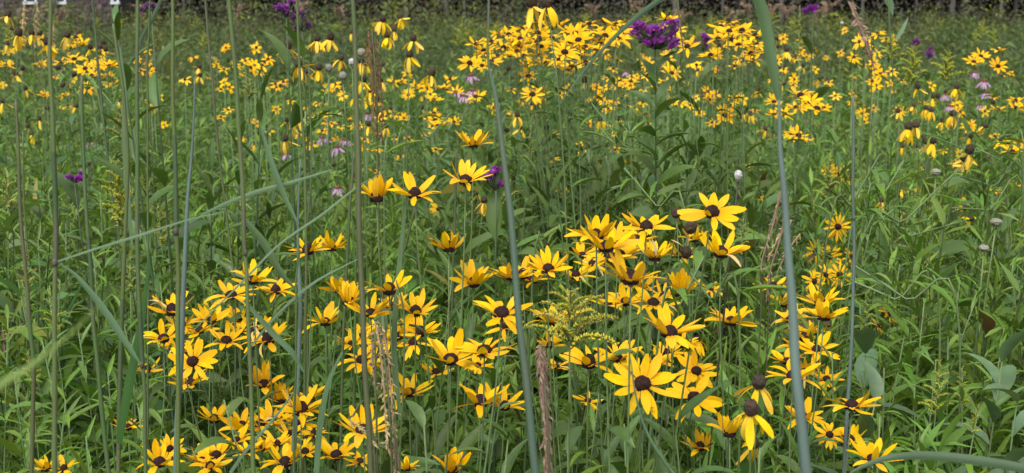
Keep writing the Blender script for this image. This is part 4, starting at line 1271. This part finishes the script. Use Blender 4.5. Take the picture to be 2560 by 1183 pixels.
goldenrod(2000, 18, 3.4, 130, 30, 'upright pale goldenrod spire before the dark woods past the broad blade', 'green_bud', 15, el=.8)
goldenrod(1330, 290, 3.0, 120, 30, 'slim pale goldenrod spire under the golden bank', 'green_bud', 13)
goldenrod(1590, 345, 3.2, 110, 26, 'slim pale goldenrod spire beside the leafy ironweed stem', 'green_bud', 12)
goldenrod(1500, 960, 1.7, 140, 14, 'narrow yellow goldenrod wand under the golden spray', 'lime_bud', 14)
goldenrod(1605, 1110, 1.55, 110, 16, 'narrow budding goldenrod wand at the bottom below the central mass', 'lime_bud', 12)
goldenrod(1860, 520, 2.3, 130, 35, 'pale green goldenrod plume behind the upper central mass', 'green_bud', 13)
goldenrod(2165, 730, 2.1, 110, 35, 'pale green plume behind the thin waxy stalk', 'green_bud', 12)
goldenrod(2460, 585, 2.4, 130, 36, 'pale green plume among the leaning bare stems', 'green_bud', 12)
goldenrod(2075, 400, 2.9, 110, 55, 'feathery goldenrod behind the trio at the thin waxy stalk', 'green_bud', 13)
for k in range(46):
    x, y = random.uniform(0, 2560), random.uniform(34, 86)
    d = random.uniform(14, 34) if y < 62 else random.uniform(9, 16)
    far_l = 'far goldenrod clump in the haze on the house side' if x < 1200 else 'far goldenrod clump before the dark woods'
    o = goldenrod(x, y, d, random.uniform(22, 45), random.uniform(16, 30), far_l, 'lime_bud' if random.random() < .65 else 'green_bud', 10, 0, group=far_l.replace('clump', 'clumps'))
    note(o, x, y, 'far goldenrod clump')


M['blade_lime'] = mat('fresh_blade', (0.16, 0.23, 0.06), 0.5, 0.3, 0.02, 0.2, tcol=LT)


# ------------------------------------------------------------------ tall grass stalks, each with its blades
def culm(pts, label, m='culm', width=0.0043, nodes=(), d=None, top=0.35, d_end=None, foot=0.05):
    """pts: (x, y, width in px) from the top down"""
    pts = [(x, y, w * .9) for x, y, w in pts]
    w = sum(p[2] for p in pts) / len(pts)
    d = d or FPX * width / w
    n = len(pts)
    ds = [d + ((d_end or d) - d) * i / (n - 1) for i in range(n)]
    w3 = np.array([P(x, y, dd) for (x, y, _), dd in zip(pts, ds)])
    rad = np.array([p[2] * dd / FPX / 2 for p, dd in zip(pts, ds)])
    path = catmull(w3, 8)
    ph = random.uniform(0, 6)
    wv = np.linspace(0, 1, len(path))
    path[:, 0] += .0008 * np.sin(wv * 9 + ph) + .0004 * np.sin(wv * 23 + ph * 2)
    path[:, 1] += .002 * np.sin(wv * 7 + ph * 3)
    rr = np.interp(np.linspace(0, n - 1, len(path)), range(n), rad)
    end = path[-1]
    dirn = (path[-1] - path[-3]); dirn /= np.linalg.norm(dirn)
    base = np.array([end[0] + dirn[0] * end[2] * .35 + random.gauss(0, foot * .3), end[1] + dirn[1] * end[2] * .2, 0.0])
    down = bezier(end, end + dirn * end[2] * .4, base + [0, 0, end[2] * .35], base - [0, 0, .03], 7)[1:]
    path = np.vstack([path, down]); rr = np.r_[rr, np.full(6, rr[-1])]
    if top and pts[0][1] <= 5:
        u = path[0] - path[2]; u /= np.linalg.norm(u)
        ext = np.array([path[0] + u * top * f + np.array([0, 0, top * f * .15]) for f in (1, .66, .33)])
        path = np.vstack([ext, path]); rr = np.r_[rr[0] * .35, rr[0] * .6, rr[0] * .85, rr]
    o = root('grass_stalk', tuple(base), label, 'grass', 'tall grass stalks in front')
    mb = MB(); mb.add(*tube(path - base, rr, 9))
    link('culm', mb.mesh('culm', m), o)
    if top and pts[0][1] <= 5:
        spikelets(o, [path[0] - base, path[0] - base + np.array([.01, 0, .05]), path[0] - base + np.array([.03, .01, .11])], 34, .011, 'plume_pink')
    for ny in nodes:
        x = np.interp(ny, [p[1] for p in pts], [p[0] for p in pts])
        wd = np.interp(ny, [p[1] for p in pts], [p[2] for p in pts])
        dd = np.interp(ny, [p[1] for p in pts], ds)
        c = P(x, ny, dd) - base
        ax = path[len(path) // 2] - path[len(path) // 2 + 2]; ax /= np.linalg.norm(ax)
        rn = wd * dd / FPX / 2
        mb = MB(); mb.add(*tube([c - ax * rn * 1.4, c - ax * rn * .5, c + ax * rn * .5, c + ax * rn * 1.4], [rn * 1.02, rn * 1.13, rn * 1.13, rn * 1.02], 9))
        link('node', mb.mesh('node', 'node'), o)
        k0 = int(np.argmin(np.abs(path[:, 2] - (c + base)[2])))
        seg = path[max(0, k0 - 6):k0 + 1] - base
        if len(seg) > 2:
            rs_ = np.interp(range(max(0, k0 - 6), k0 + 1), range(len(rr)), rr)
            mb = MB(); mb.add(*tube(seg, rs_ * np.linspace(1.06, 1.16, len(seg)), 9, False)); link('sheath', mb.mesh('sheath', {'culm': 'culm_dark', 'culm_blue': 'culm_teal'}.get(m, 'culm')), o)
    return o, base, d


def spikelets(o, path, n, size, m, spread=0.35, name='spikelets'):
    path = catmull(path, 6)
    mb = MB()
    mb.add(*tube(path, np.linspace(size * .12, size * .05, len(path)), 4))
    for k in range(n):
        t = (k + random.random()) / n * (len(path) - 1)
        c = np.array([np.interp(t, range(len(path)), path[:, i]) for i in range(3)])
        ax = path[min(len(path) - 1, int(t) + 1)] - path[int(min(t, len(path) - 2))]
        ax /= np.linalg.norm(ax) + 1e-9
        v = np.random.default_rng(random.randrange(10 ** 6)).normal(0, 1, 3)
        dr = ax + v * spread; dr /= np.linalg.norm(dr)
        u = np.cross(dr, v); u /= np.linalg.norm(u) + 1e-9; w = np.cross(dr, u)
        s = size * random.uniform(.7, 1.2)
        b = c + u * size * .12
        V = [b, b + dr * s * .45 + u * s * .14, b + dr * s * .45 - u * s * .07 + w * s * .12, b + dr * s * .45 - u * s * .07 - w * s * .12, b + dr * s]
        mb.add(V, [(0, 2, 1), (0, 3, 2), (0, 1, 3), (4, 1, 2), (4, 2, 3), (4, 3, 1)])
    return link(name, mb.mesh(name, m, False), o)


def blade(o, base, pts, m='blade', d=1.2, d1=None, roll=0.35, fold=0.25):
    n = len(pts)
    ds = [d + ((d1 or d) - d) * i / (n - 1) for i in range(n)]
    w3 = np.array([P(x, y, dd) for (x, y, _), dd in zip(pts, ds)])
    k = 7
    path = catmull(w3, k)
    tt = np.linspace(0, n - 1, len(path))
    wd = np.interp(tt, range(n), [p[2] * dd / FPX for p, dd in zip(pts, ds)]) / math.cos(roll)
    t = np.gradient(path, axis=0); t /= np.linalg.norm(t, axis=1)[:, None]
    view = path - CAM; view /= np.linalg.norm(view, axis=1)[:, None]
    s = np.cross(t, view); s /= np.linalg.norm(s, axis=1)[:, None]
    nr = np.cross(s, t)
    s2 = s * math.cos(roll) + nr * math.sin(roll)
    n2 = np.cross(s2, t)
    V = []
    for i in range(len(path)):
        for a in (-1, -.5, 0, .5, 1):
            V.append(path[i] - base + s2[i] * a * wd[i] / 2 + n2[i] * abs(a) * fold * wd[i] / 2)
    F = [(i * 5 + j, i * 5 + j + 1, i * 5 + j + 6, i * 5 + j + 5) for i in range(len(path) - 1) for j in range(4)]
    return link('leaf_blade', mesh('leaf_blade', V, F, m), o)


A, ab, ad = culm([(128, 0, 10), (131, 300, 13), (137, 660, 13), (140, 1183, 15)], 'thick green grass stalk with one joint, leftmost of the full-height ones', nodes=(657,))
blade(A, ab, [(140, 655, 4), (240, 622, 6), (350, 588, 7), (470, 550, 4), (560, 530, 2)], 'blade_blue', ad)
culm([(38, 250, 7), (52, 520, 10), (75, 800, 11), (84, 950, 12), (78, 1183, 12)], 'purple-tinged green grass stalk nearest the left edge', 'culm_brown', nodes=(905,))
B2, bb, bd = culm([(58, 330, 4), (66, 600, 5), (95, 800, 7), (98, 1183, 9)], 'thin grass stalk crossing the purple-tinged one at the left edge', 'culm')
blade(B2, bb, [(97, 970, 6), (112, 920, 10), (140, 840, 10), (180, 760, 8), (222, 670, 3)], 'blade_dark', bd)
culm([(205, 190, 9), (208, 420, 10), (228, 690, 11), (244, 900, 12), (268, 1183, 13)], 'green grass stalk second of the full-height ones from the left edge', nodes=(770,))
culm([(178, 560, 3), (172, 760, 5), (168, 960, 6), (145, 1183, 7)], 'thin straight pale grass stem beside the thick jointed green stalk', 'culm')
culm([(230, 0, 6), (245, 150, 7), (262, 330, 7), (285, 520, 5), (300, 640, 4)], 'dark slanting grass stem starting at the top left of the paired stalks', 'culm_dark', top=.3)
culm([(282, 60, 7), (305, 200, 9), (318, 330, 9), (316, 480, 10), (306, 700, 12), (298, 1183, 12)], 'green grass stalk, inner of the pair crossed by the broad dark blade', nodes=(1117,), m='culm')
E, eb, ed = culm([(341, 0, 10), (344, 400, 12), (350, 780, 12), (356, 950, 11), (366, 1183, 11)], 'straight green grass stalk, outer of the pair beside the broad dark blade', nodes=(912,))
blade(E, eb, [(352, 912, 3), (330, 880, 11), (290, 820, 18), (245, 755, 17), (190, 690, 9), (150, 660, 3)], 'blade', ed)
blade(E, eb, [(298, 1110, 12), (304, 1060, 20), (322, 960, 24), (345, 850, 20), (365, 720, 10), (372, 640, 3)], 'blade_dark', ed * 1.03)
G, gb, gd = culm([(432, 0, 9), (437, 300, 11), (440, 600, 13), (445, 800, 13), (448, 1183, 12)], 'dark green straight grass stalk touching the first waxy blue stalk', 'culm', nodes=(580,))
H_, hb, hd = culm([(488, 190, 4), (478, 400, 8), (466, 560, 12), (456, 800, 15), (447, 1000, 16), (440, 1183, 17)], 'waxy blue-grey grass stalk at the outer end of the front patch', 'culm_blue', width=.0058)
blade(H_, hb, [(470, 560, 4), (540, 520, 9), (640, 480, 12), (720, 458, 10), (830, 425, 3)], 'blade', hd)
culm([(575, 0, 12), (592, 250, 12), (606, 500, 12), (614, 640, 11), (620, 760, 11), (632, 1183, 13)], 'tallest green grass stalk with dark joint above the front patch', nodes=(632,))
culm([(513, 0, 6), (530, 200, 7), (552, 420, 7), (575, 620, 6), (588, 760, 5), (590, 1183, 6)], 'thin dark grass stalk beside the tallest green one', 'culm_dark')
culm([(742, 0, 7), (750, 200, 8), (762, 420, 8), (764, 700, 8), (762, 1183, 9)], 'slim green grass stalk passing the dark ironweed', 'culm')
culm([(770, 160, 4), (778, 420, 5), (766, 640, 6), (768, 900, 8), (760, 1183, 11)], 'second slim grass stalk close beside the one passing the ironweed', 'culm_dark')
L_, lb, ld = culm([(752, 400, 4), (744, 600, 8), (750, 740, 13), (750, 850, 12), (742, 1000, 14), (730, 1183, 16)], 'second waxy blue-grey grass stalk with pale sheath in the front patch', 'culm_blue', width=.0056, nodes=(815,))
blade(L_, lb, [(606, 900, 2), (640, 850, 5), (700, 780, 8), (780, 710, 7), (870, 660, 3), (915, 640, 1.5)], 'blade_blue', ld * .92)
blade(L_, lb, [(575, 1183, 9), (620, 1120, 8), (690, 1040, 6), (750, 960, 2)], 'blade_blue', ld * .9)
culm([(884, 0, 11), (888, 200, 13), (895, 420, 15), (905, 700, 16), (914, 950, 16), (926, 1183, 17)], 'thickest dark brown-green grass stalk in the middle of the front patch', 'culm_brown', width=.0052, nodes=(70,))
culm([(884, 380, 6), (876, 520, 8), (866, 680, 9), (860, 800, 8), (850, 1183, 9)], 'short dark stem beside the thickest brown-green stalk', 'culm_dark')
culm([(893, 560, 4), (890, 700, 6), (886, 900, 9), (884, 1183, 11)], 'slim stalk just left of the thickest brown-green stalk', 'culm')
culm([(1140, 372, 6), (1137, 560, 8), (1133, 690, 7), (1125, 900, 6), (1120, 1183, 6)], 'dark thin grass stem under the highest bloom', 'culm_dark')
culm([(1036, 520, 7), (1012, 620, 8), (992, 685, 7), (965, 800, 6)], 'dark slanting stem under the high row of blooms', 'culm_dark', d=1.8)
Pq, pb_, pd = culm([(1222, 0, 6), (1224, 150, 7), (1242, 270, 14), (1268, 480, 18), (1292, 720, 20), (1318, 960, 22), (1340, 1183, 24)],
                   'tapering blue-green grass stalk sweeping down through the middle', 'culm_teal', width=.0050, nodes=(158,))
Qq, qb, qd = culm([(1946, 250, 9), (1955, 400, 14), (1968, 600, 22), (1982, 800, 27), (1998, 1000, 29), (2016, 1183, 31)],
                  'thickest waxy blue-grey grass stalk topped by the broad green blade', 'culm_blue', width=.0062)
blade(Qq, qb, [(1945, 252, 9), (1937, 205, 22), (1928, 150, 27), (1916, 80, 29), (1902, 20, 30), (1878, -40, 30), (1830, -110, 25)], 'blade', qd, roll=.3)
Sx, sxb, sxd = culm([(2131, 240, 5), (2134, 420, 8), (2136, 620, 9), (2126, 860, 10), (2110, 1183, 12)], 'thin waxy blue-grey grass stalk beside the slim-petalled cluster', 'culm_blue', nodes=(545,))
o, b_, d_ = culm([(1700, -60, 9), (1690, -20, 8), (1720, 200, 2), (1760, 500, 2), (1800, 900, 2), (1810, 1183, 2)], 'fine grass stem carrying the long arched pale blade', 'culm', d=1.5)
blade(o, b_, [(1700, -30, 20), (1650, 0, 14), (1590, 45, 12), (1530, 100, 9), (1470, 165, 6), (1425, 225, 4), (1392, 268, 2)], 'blade_blue', 1.5, 1.4)
o, b_, d_ = culm([(2700, 1150, 12), (2705, 1183, 12)], 'grass stalk beyond the edge carrying the arching bottom blade', 'culm_blue', d=1.1)
blade(o, b_, [(2705, 1200, 18), (2560, 1172, 24), (2440, 1152, 24), (2320, 1140, 22), (2220, 1146, 16), (2150, 1170, 8), (2110, 1195, 3)], 'blade_blue', 1.1)
o, b_, d_ = culm([(-80, 1020, 12), (-85, 1183, 12)], 'grass stalk beyond the left edge carrying the close blurred blade', 'culm', d=.42)
blade(o, b_, [(-85, 1040, 20), (0, 962, 20), (60, 925, 15), (120, 880, 9), (180, 830, 5), (250, 760, 2)], 'blade_lime', .42)
o, b_, d_ = culm([(990, 700, 4), (1010, 800, 5), (1000, 1183, 6)], 'low grass tuft crossing the dark stem in the middle', 'culm', d=1.5)
blade(o, b_, [(480, 830, 2), (610, 700, 5), (700, 610, 6), (800, 540, 6), (890, 470, 4), (960, 430, 2)], 'blade', 1.5, 1.6)
blade(o, b_, [(1000, 1050, 10), (985, 850, 14), (1000, 640, 12), (1018, 480, 4)], 'blade', 1.7)
o, b_, d_ = culm([(745, 620, 5), (740, 800, 6), (735, 1183, 7)], 'grass tuft with downward blades behind the second waxy stalk', 'culm', d=1.4)
blade(o, b_, [(745, 560, 5), (715, 500, 12), (690, 440, 16), (670, 380, 12), (650, 310, 3)], 'blade', 1.6)
blade(o, b_, [(735, 720, 4), (700, 680, 16), (660, 610, 20), (620, 560, 14), (590, 520, 4)], 'blade', 1.7)
blade(o, b_, [(790, 1183, 14), (800, 1060, 16), (820, 960, 12), (855, 880, 5)], 'blade', 1.4)
blade(o, b_, [(610, 750, 8), (680, 830, 16), (730, 880, 14), (760, 930, 5)], 'blade', 1.3)
o, b_, d_ = culm([(375, 0, 5), (368, 300, 6), (372, 1183, 6)], 'slender stalk with a folded pale blade behind the paired stalks', 'culm', d=1.9)
blade(o, b_, [(410, -20, 7), (385, 40, 11), (355, 95, 10), (348, 118, 6), (340, 140, 8), (325, 155, 2)], 'blade_blue', 1.9)
blade(o, b_, [(330, 620, 6), (318, 480, 14), (312, 350, 16), (310, 230, 12), (300, 120, 4)], 'blade', 1.9)
o, b_, d_ = culm([(1580, 940, 2), (1575, 900, 3), (1600, 1040, 7), (1660, 1150, 10), (1680, 1183, 11)], 'fine curved grey blade before the lower central mass', 'blade_blue', d=1.1)
o, b_, d_ = culm([(2220, -10, 6), (2222, 30, 5), (2232, 180, 3), (2240, 330, 3)], 'slim stem with a short hanging pale blade against the woods', 'culm', d=2.4)
blade(o, b_, [(2215, -20, 18), (2226, 10, 18), (2232, 38, 3)], 'blade_blue', 2.4)
blade(o, b_, [(2238, 100, 4), (2252, 80, 12), (2262, 60, 8), (2270, 45, 2)], 'blade_blue', 2.4)

# leaning bare stems on the open side
for x0, y0, x1, y1, d in ((2200, 385, 2060, 640, 2.3), (2260, 400, 2150, 600, 2.3), (2400, 420, 2130, 690, 2.2), (2240, 520, 2120, 620, 2.2), (2410, 552, 2140, 640, 2.4), (2560, 440, 2300, 330, 3.0),
                          (2560, 500, 2400, 440, 2.8), (2560, 540, 2380, 520, 2.6), (2130, 660, 2400, 850, 1.9), (2125, 700, 2350, 810, 2.0), (2440, 370, 2560, 440, 2.8), (1500, 320, 1580, 420, 2.8),
                          (1555, 310, 1640, 430, 2.8), (1560, 420, 1720, 620, 2.3), (1010, 300, 960, 480, 2.6), (1130, 280, 1010, 420, 2.6), (820, 210, 760, 420, 2.6), (1480, 260, 1640, 480, 2.7),
                          (1700, 650, 1850, 860, 1.7), (1760, 640, 1640, 900, 1.7), (230, 200, 330, 330, 2.9), (150, 180, 260, 320, 2.9), (1440, 640, 1330, 720, 2.0)):
    a, b = P(x0, y0, d), P(x1, y1, d * .98)
    lowp, hi = (a, b) if a[2] < b[2] else (b, a)
    g = np.array([lowp[0] + (lowp[0] - hi[0]) * .4, lowp[1] + .1, 0])
    pth = catmull([hi - g, (hi * .5 + lowp * .5) - g + [0, 0, .004], lowp - g, np.array([0, 0, -.02])], 6)
    o = root('leaning_stem', tuple(g), '', 'plant', 'pale leaning stems')
    note(o, (x0 + x1) / 2, (y0 + y1) / 2, 'pale bare leaning stem')
    mb = MB(); mb.add(*tube(pth, .0017, 5)); link('stem', mb.mesh('stem', 'stem'), o)
    for k in range(4):
        i = 2 + k * 3
        mt = Matrix.Translation(Vector(pth[i])) @ Matrix.Rotation(random.uniform(0, 6.28), 4, 'Z') @ Matrix.Rotation(-random.uniform(.1, .8), 4, 'Y') @ Matrix.Scale(random.uniform(.05, .1), 4)
        link('leaf', LEAFL[k], o, mt)


# ------------------------------------------------------------------ grass flower spikes and odd seed heads
def spike(name, pts, d, n, size, m, label, spread=.35, stem='culm_brown', strands=1, jitter=0, cat='grass'):
    w3 = [P(x, y, d) for x, y in pts]
    low = w3[-1]
    g = np.array([low[0] + random.gauss(0, .02), low[1] + .02, 0.0])
    o = root(name, tuple(g), label, cat)
    mb = MB(); mb.add(*tube(catmull([w3[0] - g, low - g, (low - g) * [1, 1, .5], np.array([0, 0, -.02])], 5), .0012, 5)); link('stem', mb.mesh('stem', stem), o)
    for k in range(strands):
        j = [q - g + np.random.default_rng(k + 5).normal(0, 1, 3) * jitter for q in w3]
        spikelets(o, j, n, size, m, spread)
    return o


spike('grass_spike', [(1352, 860), (1358, 940), (1366, 1060), (1372, 1190), (1374, 1260)], 1.15, 110, .010, 'plume_pink', 'dusky pink-brown feathery grass spike at the foot of the tapering stalk', .3, strands=2, jitter=.0022)
spike('grass_spike', [(945, 800), (958, 870), (966, 950), (972, 1050), (978, 1120)], 1.3, 60, .009, 'straw', 'pale straw grass spike hung with anthers in the front patch', .6, strands=2, jitter=.0035)
spike('grass_spike', [(938, 840), (930, 900), (940, 970)], 1.3, 34, .008, 'straw', 'shorter straw spike hanging beside the pale straw one', .6)
spike('grass_spike', [(870, 1045), (900, 1070), (918, 1085), (935, 1110)], 1.3, 34, .009, 'straw', 'straw-coloured spike lying across a bloom below the dark stalk', .6)
spike('grass_spike', [(985, 1090), (992, 1140), (990, 1183)], 1.3, 40, .008, 'plume_pink', 'pinkish grass spike low beside the pale straw one', .4)
spike('grass_plume', [(930, 75), (934, 150), (942, 230), (943, 330)], 1.9, 50, .012, 'plume', 'bronze feathery grass plume standing behind the dark stalk', .4, strands=3, jitter=.006)
spike('grass_plume', [(2130, 0), (2148, 40), (2165, 75), (2180, 130)], 3.2, 22, .022, 'plume_pink', 'dry reddish grass plume before the dark woods on the far rise', .9, strands=3, jitter=.02)
spike('grass_plume', [(360, 140), (368, 180), (372, 230)], 2.4, 40, .011, 'plume', 'small bronze plume behind the folded pale blade', .4)
spike('grass_panicle', [(1960, 470), (1940, 560), (1915, 640), (1905, 720)], 1.7, 13, .012, 'plume_pink', 'sparse reddish grass panicle beside the thick waxy stalk', .9, strands=2, jitter=.010)
spike('grass_panicle', [(1990, 540), (1960, 580), (1930, 640)], 1.75, 12, .011, 'straw', 'sparse straw panicle crossing the thick waxy stalk', .7, strands=2, jitter=.012)
spike('grass_plume', [(90, 5), (86, 60), (82, 110)], 4.0, 70, .02, 'straw', 'hazy straw plume between the first stalks before the house', .6, strands=3, jitter=.03)
for k in range(16):
    x = random.uniform(1400, 2160) if k < 11 else random.uniform(20, 1000)
    d = random.uniform(12, 20)
    w3 = P(x, random.uniform(8, 36), d)
    lab = 'faded pinkish seed plume' if k < 11 else 'faded brownish seed plume'
    o = root('seed_plume', (w3[0], w3[1], 0), lab, 'plant', lab.replace('plume', 'plumes'))
    note(o, x, 30, lab)
    mb = MB(); mb.add(*tube([(0, 0, w3[2]), (0, 0, -.02)], .006, 4)); link('stem', mb.mesh('stem', 'stem_brown'), o)
    for q in range(5):
        a = random.uniform(0, 6.28)
        spikelets(o, [np.array([0, 0, w3[2] - .12]), np.array([math.cos(a) * .06, math.sin(a) * .06, w3[2]]), np.array([math.cos(a) * .13, math.sin(a) * .13, w3[2] + random.uniform(.0, .06)])], 36, .04, 'plume_pink', .9)


def ball(x, y, d, rpx, m, label, tall=1.0, stem='stem'):
    pos = P(x, y, d)
    g = np.array([pos[0] + random.gauss(0, .04), pos[1] + .05, 0])
    o = root('seed_ball', tuple(g), label, 'seed head')
    r = rpx * d / FPX
    link('seed_cluster', dome(tall, 14, 9, .10, int(x), m, 1.5, 'seed_cluster'), o, Matrix.Translation(Vector(pos - g)) @ Matrix.Scale(r, 4))
    mb = MB(); mb.add(*tube(catmull([pos - g - [0, 0, r * .8], (pos - g) * [.6, .6, .6], np.array([0, 0, -.02])], 5), .0015, 5)); link('stem', mb.mesh('stem', stem), o)
    H = Matrix.Translation(Vector(pos - g - np.array([0, 0, r * tall * .9]))) @ Matrix.Scale(r * .8, 4)
    link('bracts', CALYX, o, H)


ball(903, 132, 2.6, 11, 'grey_head', 'round pale grey-green seed ball high beside the dark stalk')
ball(857, 190, 2.6, 11, 'grey_head', 'round pale grey-green seed ball, lowest of the four before the dark stalk')
ball(822, 170, 2.7, 10, 'grey_head', 'pale seed ball half hidden behind yellow petals')
ball(880, 155, 2.8, 9, 'white_head', 'small whitish seed ball touching the dark stalk')
ball(1846, 438, 1.7, 10, 'white_head', 'white woolly seed head alone on a dark wiry stem', 1.25, 'stem_brown')
ball(2340, 430, 2.4, 12, 'grey_head', 'greyish faded flower ball among the leaning bare stems', .7)
ball(2490, 555, 2.2, 15, 'grey_head', 'larger greyish faded flower ball near the edge', .6)
ball(2460, 620, 2.2, 13, 'grey_head', 'greyish faded flower ball under the larger one', .6)
ball(2105, 58, 6, 4, 'white_head', 'tiny white bloom speck before the dark woods')

write_labels()
